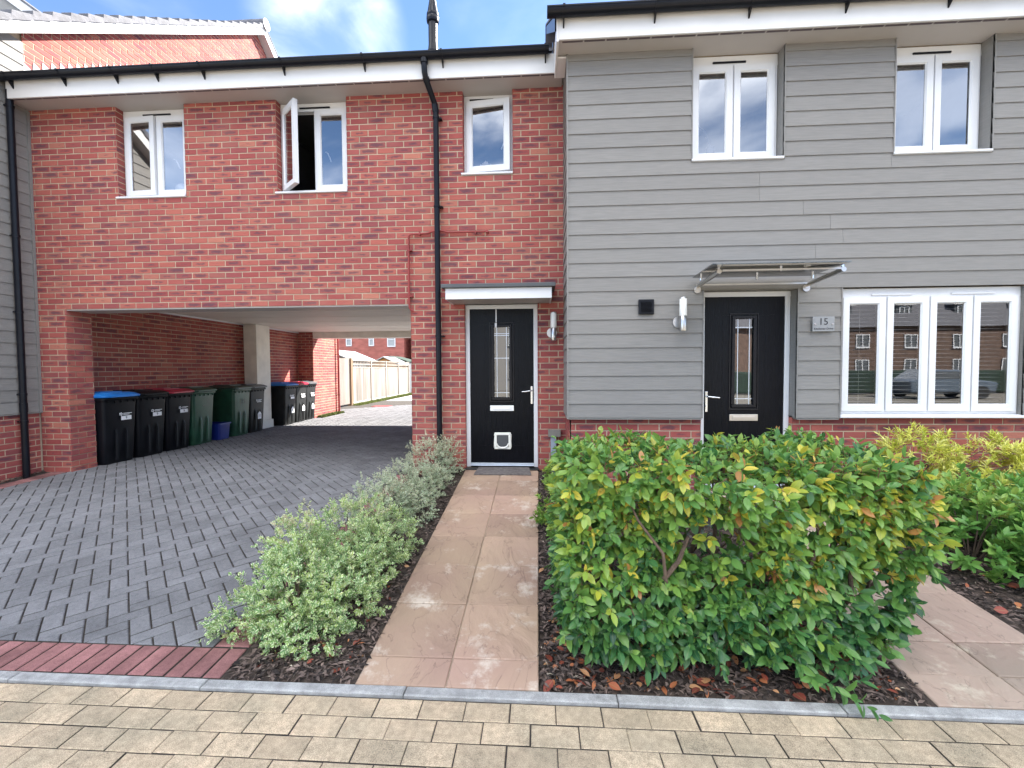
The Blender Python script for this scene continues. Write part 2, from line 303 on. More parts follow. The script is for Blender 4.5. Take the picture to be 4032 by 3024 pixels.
def tag(o, label=None, cat=None, group=None, kind=None):
    if label: o['label'] = label
    if cat: o['category'] = cat
    if group: o['group'] = group
    if kind: o['kind'] = kind
    return o
def thing(name, label, cat, loc=(0, 0, 0), group=None):
    e = bpy.data.objects.new(name, None); e.empty_display_size = .1; e.location = loc; col.objects.link(e); return tag(e, label, cat, group)
def struct(o): o['kind'] = 'structure'; return o
def dup(o, parent=None):
    c = o.copy(); col.objects.link(c)
    if parent is not None: c.parent = parent
    for ch in list(o.children): dup(ch, c)
    return c
def text(s, size, mat_, name, M, parent=None, ext=.0008, center=True, font_shear=0):
    cu_ = bpy.data.curves.new('t', 'FONT'); cu_.body = s; cu_.size = size; cu_.extrude = ext
    if center: cu_.align_x = 'CENTER'; cu_.align_y = 'CENTER'
    o = bpy.data.objects.new('t', cu_); col.objects.link(o); bpy.context.view_layer.update()
    me = bpy.data.meshes.new_from_object(o.evaluated_get(bpy.context.evaluated_depsgraph_get())); bpy.data.objects.remove(o)
    me.transform(M); me.materials.clear(); me.materials.append(MATS[mat_])
    o = bpy.data.objects.new(name, me); col.objects.link(o)
    if parent is not None: adopt(o, parent)
    return o
MX_FRONT = Matrix.Rotation(R(90), 4, 'X')     # text lying in XY -> upright, facing -Y

# ------------------------------------------------------------ brickwork
K0 = .0875          # course grid: boundaries at K0 + .075 k   (2.3375 = .0875 + 30*.075)
def brickwall(mb, O, U, z0, z1, spans, phase=0.0, depth=.005, nrm=None, dark=.46, seedj=True):
    """bricks on the vertical plane through O along unit U; spans(z)->[(s0,s1)]; nrm outward; material 0 brick, 1 mortar"""
    O = Vector(O); U = Vector(U).normalized(); Nn = Vector(nrm).normalized()
    flip = U.cross(Vector((0, 0, 1))).dot(Nn) < 0
    k = math.floor((z0 - K0) / .075)
    def P(s_, z_, d): return O + U * s_ + Vector((0, 0, z_ - O.z)) + Nn * d
    def Q(a, mi, uv=None, c=None):
        if flip: a = a[::-1]; uv = uv[::-1] if uv else None
        mb.poly(a, mi, uv, c)
    while K0 + k * .075 < z1 - 1e-4:
        zb = K0 + k * .075; ra, rb = max(zb, z0), min(zb + .075, z1)
        b0, b1 = max(zb + .0055, z0), min(zb + .0695, z1)
        for s0, s1 in spans((ra + rb) / 2):
            if s1 - s0 < .004: continue
            Q([P(s0, ra, 0), P(s1, ra, 0), P(s1, rb, 0), P(s0, rb, 0)], 1)
            if b1 - b0 < .01: continue
            off = phase + (.1125 if k % 2 else 0)
            j = math.floor((s0 - off) / .225)
            while off + j * .225 < s1:
                a0 = off + j * .225 + .006; a1 = a0 + .213; c0, c1 = max(a0, s0), min(a1, s1)
                if c1 - c0 > .012:
                    h = random.random(); g = random.random(); g = (.62 + .38 * random.random()) if g < dark else .5 * random.random()
                    cc = (h, g, random.random()); d = depth * random.uniform(.8, 1.15); e = .0015
                    jz = random.uniform(-.0012, .0012)
                    u0, u1 = (c0 - a0) / .215, (c1 - a0) / .215
                    F = [P(c0 + e, b0 + e + jz, d), P(c1 - e, b0 + e + jz, d), P(c1 - e, b1 - e + jz, d), P(c0 + e, b1 - e + jz, d)]
                    B = [P(c0, b0, -.001), P(c1, b0, -.001), P(c1, b1, -.001), P(c0, b1, -.001)]
                    vb0, vb1 = (b0 - zb - .005) / .065, (b1 - zb - .005) / .065
                    Q(F, 0, [(u0, vb0), (u1, vb0), (u1, vb1), (u0, vb1)], cc)
                    for i in range(4):
                        n_ = (i + 1) % 4
                        Q([B[i], B[n_], F[n_], F[i]], 0, [(0, 0)] * 4, cc)
                j += 1
        k += 1
def full(a, b): return lambda z: [(a, b)]
def holes(a, b, hs):
    def f(z):
        sp = [(a, b)]
        for x0, x1, q0, q1 in hs:
            if q0 < z < q1:
                ns = []
                for s0, s1 in sp:
                    if x1 <= s0 or x0 >= s1: ns.append((s0, s1)); continue
                    if x0 > s0: ns.append((s0, x0))
                    if x1 < s1: ns.append((x1, s1))
                sp = ns
        return sp
    return f

# ------------------------------------------------------------ cladding
def boards(mb, O, U, nrm, zb, zt, spans, proud=.018, exp=.15, th=.010):
    O = Vector(O); U = Vector(U).normalized(); Nn = Vector(nrm).normalized(); z = zb
    flip = U.cross(Vector((0, 0, 1))).dot(Nn) < 0
    def P(s_, z_, d): return O + U * s_ + Vector((0, 0, z_ - O.z)) + Nn * d
    def Q(a, c): mb.poly(a[::-1] if flip else a, 0, c=c)
    while z < zt - .005:
        z2 = min(z + exp, zt); row = random.random()
        for s0, s1 in spans((z + z2) / 2):
            if s1 - s0 < .01: continue
            cuts = [s0]; x = s0 + random.uniform(1.2, 3.4)
            while x < s1 - .6: cuts.append(x); x += 3.6
            cuts.append(s1)
            for a, b in zip(cuts, cuts[1:]):
                c = (min(1, max(0, row * .5 + random.random() * .5)), 0, 0); g = .0012
                a2 = a + (g if a > s0 else 0); b2 = b - (g if b < s1 else 0)
                Q([P(a2, z + .004, proud), P(b2, z + .004, proud), P(b2, z2 + .004, proud - th), P(a2, z2 + .004, proud - th)], c)
                Q([P(a2, z + .004, -.002), P(b2, z + .004, -.002), P(b2, z + .004, proud), P(a2, z + .004, proud)], c)
                for e in (a2, b2):
                    q = [P(e, z + .004, -.002), P(e, z + .004, proud), P(e, z2, proud - th), P(e, z2, -.002)]
                    mb.poly(q if (e == b2) != flip else q[::-1], 0, c=c)
        z = z2

# ------------------------------------------------------------ ground
def lerp(a, b, t): return a + (b - a) * t
def sm(a, b, x): t = min(1, max(0, (x - a) / (b - a))); return t * t * (3 - 2 * t)
def GD(x, y): return -.125 + (.0625 * y if y < 0 else 0) if y < -.0 else -.125
def GP(x, y): return -.03 + .09 * max(y, -3.45)
def GB(x, y):
    if x < 5.25: return lerp(GD(x, y), GP(x, y), sm(4.5, 5.25, x)) - .012
    return GP(x, y) - .018
def clip(poly, planes):
    for (nx, ny, d) in planes:         # keep nx*x+ny*y<=d
        o = []
        for i in range(len(poly)):
            a, b = poly[i], poly[(i + 1) % len(poly)]; da = nx * a[0] + ny * a[1] - d; db = nx * b[0] + ny * b[1] - d
            if da <= 0: o.append(a)
            if (da < 0 < db) or (db < 0 < da): t = da / (da - db); o.append((a[0] + (b[0] - a[0]) * t, a[1] + (b[1] - a[1]) * t))
        poly = o
        if len(poly) < 3: return []
    return poly
def area(p): return abs(sum(p[i][0] * p[(i + 1) % len(p)][1] - p[(i + 1) % len(p)][0] * p[i][1] for i in range(len(p)))) / 2
def block(mb, poly, zf, gap=.0042, ch=.0055, drop=.012, jit=.0015, mi=0, c=None, side=1):
    cx = sum(p[0] for p in poly) / len(poly); cy = sum(p[1] for p in poly) / len(poly)
    def inset(g):
        r = []; n = len(poly)
        for i in range(n):
            p0, p1, p2 = Vector(poly[i - 1]), Vector(poly[i]), Vector(poly[(i + 1) % n])
            a = (p1 - p0); b = (p2 - p1)
            if a.length < 1e-6 or b.length < 1e-6: r.append(tuple(p1)); continue
            a.normalize(); b.normalize(); na = Vector((-a.y, a.x)); nb = Vector((-b.y, b.x)); k = 1 + na.dot(nb)
            m_ = (na + nb) / max(k, .35); r.append(tuple(p1 + m_ * g))
        return r
    s_ = sum(poly[i][0] * poly[(i + 1) % len(poly)][1] - poly[(i + 1) % len(poly)][0] * poly[i][1] for i in range(len(poly)))
    if s_ < 0: poly = poly[::-1]
    dz = random.uniform(-jit, jit); tx = random.uniform(-.006, .006); ty = random.uniform(-.006, .006)
    c = c or (random.random(), random.random(), random.random())
    o = inset(gap); t = inset(gap + ch)
    Z = lambda p: zf(p[0], p[1]) + dz + (p[0] - cx) * tx + (p[1] - cy) * ty
    T = [(p[0], p[1], Z(p)) for p in t]; O_ = [(p[0], p[1], Z(p) - ch * .8) for p in o]; B = [(p[0], p[1], Z(p) - drop) for p in o]
    mb.poly(T, mi, c=c); n = len(poly)
    for i in range(n):
        j = (i + 1) % n; mb.poly([O_[i], O_[j], T[j], T[i]], mi, c=c); mb.poly([B[i], B[j], O_[j], O_[i]], side, c=c)

def sheet(name, m, xs, ys, zf, kind=True):
    mb = MB()
    for i in range(len(xs) - 1):
        for j in range(len(ys) - 1):
            mb.poly([(x, y, zf(x, y)) for x, y in ((xs[i], ys[j]), (xs[i + 1], ys[j]), (xs[i + 1], ys[j + 1]), (xs[i], ys[j + 1]))])
    o = mb.build(name, m)
    return struct(o) if kind else o
fr = lambda a, b, n: [a + (b - a) * i / n for i in range(n + 1)]

sheet('ground', 'asphalt', [-250, 250], [-250, 250], lambda x, y: -.47)
# drive: grey herringbone at 45 degrees with a red edging course
mb = MB(); a = R(45.0); ca, sa = math.cos(a), math.sin(a)
DL = -.10     # left limit at the pillar line
x0h, y0h = 3.288, -2.893
def drive_planes(): return [(0, -1, 3.172), (1, 0, 4.345), (0, 1, 13.0), (-1, 0, .50)]
left_cut = [(-.98, .18, .30)]
for i in range(-110, 111):
    for j in range(-110, 111):
        kx = (i - j) % 4
        if kx == 0: rect = (i, j, 2, 1)
        elif kx == 3: rect = (i, j, 1, 2)
        else: continue
        px, py, w_, h_ = [q * .1003 for q in rect]
        pts = [(px, py), (px + w_, py), (px + w_, py + h_), (px, py + h_)]
        pts = [(x0h + p[0] * ca - p[1] * sa, y0h + p[0] * sa + p[1] * ca) for p in pts]
        cy_ = sum(p[1] for p in pts) / 4; cx_ = sum(p[0] for p in pts) / 4
        if cx_ < -.8 or cx_ > 4.6 or cy_ < -3.4 or cy_ > 13.3: continue
        if math.hypot(cx_ - 2, cy_) > 14: continue
        pl = drive_planes()
        p2 = clip(pts, pl + ([(-1, .12, .14)] if cy_ < .3 else []))
        if len(p2) > 2 and area(p2) > .0012: block(mb, p2, GD)
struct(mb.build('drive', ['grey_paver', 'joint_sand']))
mb = MB()
x = 4.55                       # red header course along the kerb and up both sides
while x > -1.5: block(mb, [(x - .1, -3.392), (x, -3.392), (x, -3.174), (x - .1, -3.174)], GD); x -= .102
y = -3.17
while y < -.05: block(mb, [(4.347, y), (4.552, y), (4.552, y + .1), (4.347, y + .1)], GD); y += .102
y = -3.17
while y < .0:
    xl = -.14 + .12 * y; block(mb, [(xl - .21, y), (xl - .004, y), (xl - .004 + .012, y + .1), (xl - .21 + .012, y + .1)], GD); y += .102
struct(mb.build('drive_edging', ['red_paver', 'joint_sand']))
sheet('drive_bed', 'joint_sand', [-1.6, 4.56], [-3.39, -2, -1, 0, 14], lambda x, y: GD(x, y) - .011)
# tan pavement
mb = MB()
for r_ in range(0, 30):
    ya = -3.468 - .1145 * r_; ph = 6.650 if r_ % 2 == 0 else 6.546
    ph += random.uniform(-.008, .008)
    for n_ in range(-38, 30):
        x = ph + n_ * .2078
        jx = random.uniform(-.002, .002); jy = random.uniform(-.0015, .0015)
        block(mb, [(x + jx, ya - .1145 + jy), (x + .2078 + jx, ya - .1145 + jy), (x + .2078 + jx, ya + jy), (x + jx, ya + jy)], lambda x, y: -.345, gap=.0024, ch=.004, jit=.0012)
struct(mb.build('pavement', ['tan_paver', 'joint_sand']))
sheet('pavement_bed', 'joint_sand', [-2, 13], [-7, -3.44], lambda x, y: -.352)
mb = MB(); x = -1.6
while x < 13.5:
    block(mb, [(x, -3.462), (x + 1.015, -3.462), (x + 1.015, -3.398), (x, -3.398)], lambda x, y: -.333, gap=.0015, ch=.006, drop=.05, jit=.001, side=0); x += 1.0166
struct(mb.build('kerb', 'kerb_stone'))
# paths
def slabs(name, xs, ys, m, seed):
    random.seed(seed); mb = MB()
    for (xa, xb) in zip(xs, xs[1:]):
        for (ya, yb) in zip(ys, ys[1:]):
            block(mb, [(xa, ya), (xb, ya), (xb, yb), (xa, yb)], GP, gap=.0026, ch=.005, drop=.045, jit=.002, side=0)
    return struct(mb.build(name, m))
slabs('path', [5.25, 5.705, 6.163], [-3.394] + [-3.204 + .458 * i for i in range(8)], 'sandstone', 3)
slabs('path', [7.99, 8.44, 8.885], [-3.394, -3.2, -2.96] + [-2.5 + .458 * i for i in range(5)] + [-.70], 'sandstone_pink', 5)
sheet('path_bed', 'mortar', [5.252, 6.161], [-3.39, 0], lambda x, y: GP(x, y) - .010)
sheet('path_bed', 'mortar', [7.992, 8.883], [-3.39, -.6], lambda x, y: GP(x, y) - .010)
# planting beds (soil)
def lump(x, y): return .010 * math.sin(x * 9 + 2 * math.sin(y * 7)) * math.cos(y * 8.3) + .006 * math.sin(x * 23 + y * 17)
sheet('soil', 'soil', fr(4.553, 5.25, 12), fr(-3.396, -.01, 50), lambda x, y: GB(x, y) + lump(x, y))
sheet('soil', 'soil', fr(6.165, 7.99, 24), fr(-3.396, -.0, 50), lambda x, y: GB(x, y) + lump(x, y))
sheet('soil', 'soil', fr(8.887, 12.2, 30), fr(-3.396, -.6, 40), lambda x, y: GB(x, y) + lump(x, y))
sheet('soil', 'soil', fr(-1.7, -.15, 12), fr(-3.3, .0, 30), lambda x, y: GD(x, y) + lump(x, y) * .6 + (.012 if x < -.45 + .12 * y else -.03))
# ground behind the arch
sheet('rear_road', 'concrete_far', [-.42, 30], [12.98, 60], lambda x, y: -.13)
sheet('rear_road', 'grey_paver', [4.35, 30], [6.7, 12.98], lambda x, y: -.131)
sheet('rear_garden', 'soil', [-60, -.45], [7.8, 60], lambda x, y: -.14)

# ------------------------------------------------------------ windows and doors
def rect_frame(mb, x0, x1, z0, z1, w_, y0, y1, wt=None, wb=None, mi=0):
    wt = w_ if wt is None else wt; wb = w_ if wb is None else wb
    mb.box(x0, x1, y0, y1, z1 - wt, z1, mi); mb.box(x0, x1, y0, y1, z0, z0 + wb, mi)
    mb.box(x0, x0 + w_, y0, y1, z0 + wb, z1 - wt, mi); mb.box(x1 - w_, x1, y0, y1, z0 + wb, z1 - wt, mi)
def rotz(o, hx, hy, ang):
    M = Matrix.Translation((hx, hy, 0)) @ Matrix.Rotation(ang, 4, 'Z') @ Matrix.Translation((-hx, -hy, 0)); o.data.transform(M)
def window(house, x0, x1, z0, z1, y, lights=2, angs=(0, 0), top=.075, sill=(0, 0, 0), vents=(), glass='window_glass', room=(1.3, 'room'), roomz=.0, sash_w=.062, vent_m='black_plastic', label=None, handles=()):
    mb = MB(); W = .042
    mb.box(x0, x1, y, y + .07, z1 - top, z1); mb.box(x0, x1, y, y + .07, z0, z0 + W)
    mb.box(x0, x0 + W, y, y + .07, z0 + W, z1 - top); mb.box(x1 - W, x1, y, y + .07, z0 + W, z1 - top)
    lw = (x1 - x0 - 2 * W) / lights
    for i in range(1, lights):
        xm = x0 + W + lw * i; mb.box(xm - .016, xm + .016, y + .004, y + .066, z0 + W, z1 - top)
    fr_ = mb.build('window', 'upvc', house, bevel=.004)
    if label: fr_['label'] = label
    za, zb = z0 + W - .012, z1 - top + .012
    for i in range(lights):
        xa = x0 + W + lw * i + (.008 if i else -.010); xb = x0 + W + lw * (i + 1) - (.008 if i < lights - 1 else -.010)
        mb = MB(); yf = y - .018
        rect_frame(mb, xa, xb, za, zb, sash_w, yf, yf + .05)
        g = .012; X0, X1, Z0, Z1 = xa + sash_w, xb - sash_w, za + sash_w, zb - sash_w
        for (p, q) in (((X0, Z0), (X1, Z0)), ((X1, Z0), (X1, Z1)), ((X1, Z1), (X0, Z1)), ((X0, Z1), (X0, Z0))):   # sloped glazing bead
            def inn(t): return (t[0] + (g if t[0] == X0 else -g), t[1] + (g if t[1] == Z0 else -g))
            a_, b_ = inn(p), inn(q)
            mb.poly([(p[0], yf - .0005, p[1]), (q[0], yf - .0005, q[1]), (b_[0], yf + .016, b_[1]), (a_[0], yf + .016, a_[1])])
        s_ = mb.build('sash', 'upvc', fr_)
        mg = MB(); mg.poly([(X0, yf + .018, Z0), (X1, yf + .018, Z0), (X1, yf + .018, Z1), (X0, yf + .018, Z1)])
        p_ = mg.build('pane', glass, fr_)
        mh = MB(); mh.box(X0 + .001, X0 + .012, yf + .019, yf + .042, Z0, Z1); mh.box(X1 - .012, X1 - .001, yf + .019, yf + .042, Z0, Z1); mh.box(X0 + .012, X1 - .012, yf + .019, yf + .042, Z0, Z0 + .012); mh.box(X0 + .012, X1 - .012, yf + .019, yf + .042, Z1 - .012, Z1)
        h_ = mh.build('spacer_bar', 'grey_box', fr_)
        ps = [s_, p_, h_]
        if i < len(angs) and angs[i]:
            hx = xa if angs[i] < 0 else xb
            for o in ps: rotz(o, hx, yf + .04, angs[i])
    for (hx, hz, sgn) in handles:
        mb = MB(); mb.tube([(hx, y + .07, hz + .05), (hx + .01 * sgn, y + .10, hz + .045), (hx + .03 * sgn, y + .105, hz), (hx + .055 * sgn, y + .105, hz - .06)], .009, 8); mb.build('window_handle', 'upvc', fr_, smooth=True)
    for (vx0, vx1) in vents:
        mb = MB(); zz = z1 - top * .62; mb.box(vx0, vx1, y - .014, y - .001, zz - .008, zz + .008); mb.build('trickle_vent', vent_m, fr_)
    sx0, sx1, sp = sill
    if sp:
        mb = MB(); mb.prism([(sx0, y + .01, z0 - .001), (sx0, y + .01, z0 - .032), (sx0, y - sp + .012, z0 - .040), (sx0, y - sp, z0 - .034), (sx0, y - sp, z0 - .016), (sx0, y - sp + .012, z0 - .010)], (sx1 - sx0, 0, 0)); mb.build('sill', 'upvc', fr_, bevel=.002)
    # room behind
    d_, rm = room; yb = y + .075; mb = MB(); e = .25
    xa, xb, za_, zb_ = x0 - e, x1 + e, z0 - .45 - roomz, z1 - .02
    yy = yb + d_
    mb.poly([(xa, yy, za_), (xb, yy, za_), (xb, yy, zb_), (xa, yy, zb_)]); mb.poly([(xa, yb, za_), (xa, yy, za_), (xa, yy, zb_), (xa, yb, zb_)]); mb.poly([(xb, yb, za_), (xb, yy, za_), (xb, yy, zb_), (xb, yb, zb_)])
    mb.poly([(xa, yb, zb_), (xb, yb, zb_), (xb, yy, zb_), (xa, yy, zb_)]); mb.poly([(xa, yb, za_), (xb, yb, za_), (xb, yy, za_), (xa, yy, za_)])
    mb.box(xa, x0 + .012, yb - .004, yb, za_, zb_); mb.box(x1 - .012, xb, yb - .004, yb, za_, zb_); mb.box(x0 + .012, x1 - .012, yb - .004, yb, za_, z0 + .012)
    mb.build('room', rm, fr_)
    return fr_

def door(house, x0, x1, z0, z1, y, hinge_left=True, low=None, letter='steel', leadH=(), label=None):
    """x0..x1,z0..z1 outer frame; y = frame front"""
    fw = .052; fb = .02 if low is None else low
    mb = MB(); mb.box(x0, x1, y, y + .07, z1 - fw, z1); mb.box(x0, x0 + fw, y, y + .07, z0, z1 - fw); mb.box(x1 - fw, x1, y, y + .07, z0, z1 - fw)
    mb.build('door_frame', 'upvc', house, bevel=.004)
    X0, X1, Z0, Z1 = x0 + fw, x1 - fw, z0 + .055, z1 - fw
    cx = (X0 + X1) / 2; yf = y + .012
    gx0, gx1, gz0, gz1 = cx - .095, cx + .095, Z0 + (Z1 - Z0) * .425, Z0 + (Z1 - Z0) * .884
    mb = MB()      # leaf with glazed opening, planked centre
    xs = [X0, gx0, gx1, X1]; zs = [Z0, gz0, gz1, Z1]
    for i in range(3):
        for j in range(3):
            if i == 1 and j == 1: continue
            mb.poly([(xs[i], yf, zs[j]), (xs[i + 1], yf, zs[j]), (xs[i + 1], yf, zs[j + 1]), (xs[i], yf, zs[j + 1])])
    mb.poly([(X0, yf, Z0), (X0, yf + .05, Z0), (X1, yf + .05, Z0), (X1, yf, Z0)])
    for q in range(1, 8):       # plank grooves as fine raised ribs between stiles
        xr = X0 + .12 + (X1 - X0 - .24) * q / 8
        if gx0 - .03 < xr < gx1 + .03:
            segs = ((Z0 + .22, gz0 - .03), (gz1 + .04, Z1 - .20))
        else: segs = ((Z0 + .22, Z1 - .20),)
        for s0, s1 in segs: mb.box(xr - .0022, xr + .0022, yf - .0016, yf - .0002, s0, s1)
    for zz in (Z0 + .215, Z1 - .195): mb.box(X0 + .11, X1 - .11, yf - .0028, yf - .0003, zz - .004, zz + .004)
    dr = mb.build('door', 'door_black', house)
    if label: dr['label'] = label
    mb = MB(); rect_frame(mb, gx0 - .032, gx1 + .032, gz0 - .032, gz1 + .032, .032, yf - .014, yf - .0005); mb.build('glazing_frame', 'door_black_frame', dr, bevel=.006)
    mb = MB(); rect_frame(mb, gx0 - .058, gx1 + .058, gz0 - .058, gz1 + .058, .012, yf - .006, yf - .0004); mb.build('moulding', 'door_black_frame', dr, bevel=.002)
    mb = MB(); mb.poly([(gx0, yf + .012, gz0), (gx1, yf + .012, gz0), (gx1, yf + .012, gz1), (gx0, yf + .012, gz1)]); mb.build('pane', 'door_glass', dr)
    mb = MB(); mb.box(gx0 - .1, gx1 + .1, yf + .35, yf + .36, gz0 - .2, gz1 + .1); mb.box(gx0 - .1, gx0 - .09, yf + .02, yf + .35, gz0 - .2, gz1 + .1); mb.box(gx1 + .09, gx1 + .1, yf + .02, yf + .35, gz0 - .2, gz1 + .1); mb.box(X0, X1, yf + .051, yf + .054, Z0, gz0 - .2)
    mb.box(gx0 - .1, gx1 + .1, yf + .02, yf + .35, gz1 + .1, gz1 + .11); mb.build('hall', 'room_dark', dr)
    mb = MB(); yl = yf + .008       # leading
    for dx in (.034, .156): mb.box(gx0 + dx - .0035, gx0 + dx + .0035, yl, yl + .0035, gz0, gz1)
    for hz in leadH: mb.box(gx0, gx1, yl + .0006, yl + .0041, gz0 + (gz1 - gz0) * hz - .0035, gz0 + (gz1 - gz0) * hz + .0035)
    mb.build('leading', 'aluminium', dr)
    lz = Z0 + (Z1 - Z0) * .357
    mb = MB(); mb.box(cx - .15, cx + .15, yf - .012, yf - .001, lz - .036, lz + .034); mb.box(cx - .118, cx + .118, yf - .017, yf - .0125, lz - .018, lz + .016)
    mb.build('letterbox', 'opal' if letter == 'white' else 'brushed_steel', dr, bevel=.004)
    hx = X1 - .026 if hinge_left else X0 + .026; sg = -1 if hinge_left else 1; hz = Z0 + (Z1 - Z0) * .468
    mb = MB(); mb.box(hx - .014, hx + .014, yf - .010, yf - .001, hz - .165, hz + .06); mb.build('handle_plate', 'chrome', dr, bevel=.008, seg=3)
    mb = MB(); mb.tube([(hx, yf - .008, hz + .005), (hx, yf - .045, hz + .005), (hx + sg * .012, yf - .055, hz + .003), (hx + sg * .06, yf - .056, hz - .002), (hx + sg * .125, yf - .05, hz - .008)], [.009, .009, .010, .009, .006], 10); mb.build('handle', 'chrome', dr, smooth=True)
    mb = MB(); mb.tube([(hx, yf - .011, hz - .10), (hx, yf - .020, hz - .10)], .010, 12); mb.build('lock', 'chrome', dr, smooth=True)
    mb = MB(); mb.box(X0, X1, y - .03, y + .07, z0 + .018, z0 + .028); mb.box(X0, X1, y - .012, yf - .002, z0 + .0285, z0 + .052); mb.build('threshold', 'aluminium', house, bevel=.003)
    return dr, (X0, X1, Z0, Z1, cx, yf)

# ------------------------------------------------------------ brick link house over the arch
H = thing('brick_house', 'red brick house bridging the covered drive, with a black door under a small flat porch', 'house', (5.7, 0, 0))
SOF = 4.635
W1 = (.715, 1.645); W2 = (2.86, 3.778); W3 = (5.243, 5.865); DX = (5.245, 6.163)
mb = MB()
hs = [(W1[0], W1[1], 3.4625, 9), (W2[0], W2[1], 3.4625, 9), (W3[0], W3[1], 3.62, 9), (-.087, 4.564, -1, 2.0375), (DX[0], DX[1], -1, 2.03)]
brickwall(mb, (0, 0, 0), (1, 0, 0), -.2, SOF + .02, holes(-.5, 6.55, hs), phase=0.0, nrm=(0, -1, 0))
# reveals of openings
for (a_, b_), zs_, d_ in ((W1, 3.4625, .10), (W2, 3.4625, .10), (W3, 3.62, .10)):
    brickwall(mb, (a_, -.008, 0), (0, 1, 0), zs_, SOF + .02, full(0, d_ + .04), phase=0, nrm=(1, 0, 0), depth=.004)
    brickwall(mb, (b_, -.008, 0), (0, 1, 0), zs_, SOF + .02, full(0, d_ + .04), phase=0, nrm=(-1, 0, 0), depth=.004)
for xx, n_ in ((DX[0], 1), (DX[1], -1)): brickwall(mb, (xx, -.008, 0), (0, 1, 0), -.2, 2.03, full(0, .09), nrm=(n_, 0, 0), depth=.004)
# pillar returns and the passage walls
brickwall(mb, (-.087, -.010, 0), (0, 1, 0), -.2, 2.05, full(0, .335), phase=.1, nrm=(1, 0, 0), depth=.010)
brickwall(mb, (-.5, .325, 0), (1, 0, 0), -.2, 2.05, full(0, .413), nrm=(0, 1, 0))
brickwall(mb, (-.5, .3, 0), (0, 1, 0), -.2, 2.27, full(0, 6.0), phase=.03, nrm=(1, 0, 0))
brickwall(mb, (4.564, -.010, 0), (0, 1, 0), -.2, 2.27, full(0, 4.4), nrm=(-1, 0, 0))
brickwall(mb, (-.5, 6.315, 0), (1, 0, 0), -.2, 2.27, full(0, .432), nrm=(0, -1, 0))
mb.box(-.087 - .02, 4.564 + .02, .006, .32, 2.0375, 2.30, 1)       # beam behind the brick lintel
wall = mb.build('wall', ['brick', 'mortar'], H)
mb = MB(); mb.box(-.08, 4.56, .004, .325, 2.026, 2.036); mb.build('lintel_soffit', 'soffit', H)
# ceiling of the passage: boards
mb = MB()
for i in range(14):
    y0_ = .33 + i * .435
    mb.box(-.49, 4.56, y0_ + .006, y0_ + .43, 2.262 + (.004 if i % 2 else 0), 2.29)
mb.box(-.49, 6.4, .33, 6.6, 2.2905, 2.33); mb.build('passage_ceiling', 'ceiling_board', H)
mb = MB(); mb.box(-.486, -.455, .335, 6.31, 2.235, 2.2615); mb.build('ceiling_trim', 'upvc', H)
mb = MB(); mb.box(-.31, 6.46, 6.325, 6.60, 2.095, 2.285); mb.build('rear_beam', 'render_white', H, bevel=.004)
mb = MB(); mb.box(-.485, -.186, 4.06, 4.556, -.14, 2.255); mb.build('column', 'render_white', H, bevel=.004)
mb = MB(); mb.box(-.485, -.155, 4.03, 4.585, -.14, .06); mb.build('column_base', 'render_white', H, bevel=.006)
mb = MB(); mb.box(-.70, -.072, 6.64, 7.78, -.3, 2.6); mb.box(-.53, -.506, .34, 6.35, -.3, 5)
mb.box(4.58, 6.46, 4.3, 4.4, -.2, 2.29); mb.box(-.49, 6.46, 6.42, 6.6, 2.34, 4.9); mb.build('inner_wall', 'mortar', H)
mb = MB(); brickwall(mb, (-.068, 6.32, 0), (0, 1, 0), -.2, 3.0, full(0, 1.46), nrm=(1, 0, 0)); brickwall(mb, (-.068, 7.785, 0), (-1, 0, 0), -.2, 3.0, full(0, .9), nrm=(0, 1, 0)); mb.build('rear_wing_wall', ['brick', 'mortar'], H)
# eaves
mb = MB(); mb.box(-.495, 6.46, -.262, .19, SOF, SOF + .010); mb.build('soffit', 'soffit', H)
mb = MB(); x = -.45
while x < 6.3: mb.box(x, x + .205, -.252, -.226, SOF - .004, SOF - .0005); x += .222
mb.build('soffit_vent', 'soffit_vent', H)
mb = MB(); mb.box(-.44, 6.465, -.284, -.264, SOF - .012, 4.84); mb.box(2.22, 2.225, -.286, -.2845, SOF - .012, 4.84, 0); mb.build('fascia', 'fascia', H, bevel=.004)
def gutter(mb, x0, x1, y, zt, r=.056):
    n_ = 12
    for i in range(n_):
        a0 = math.pi * i / n_; a1 = math.pi * (i + 1) / n_
        p0 = (y - r + r * math.cos(a0), zt - r * 1.05 * math.sin(a0)); p1 = (y - r + r * math.cos(a1), zt - r * 1.05 * math.sin(a1))
        mb.poly([(x0, *p0), (x1, *p0), (x1, *p1), (x0, *p1)])
        mb.poly([(x0, *p0), (x0, *p1), (x0, y - r, zt)]); mb.poly([(x1, *p0), (x1, *p1), (x1, y - r, zt)])
    mb.box(x0, x1, y - 2 * r - .004, y - 2 * r + .006, zt - .008, zt + .006)
    mb.poly([(x0, y - .01, zt - .012), (x1, y - .01, zt - .012), (x1, y - 2 * r + .01, zt - .012), (x0, y - 2 * r + .01, zt - .012)])
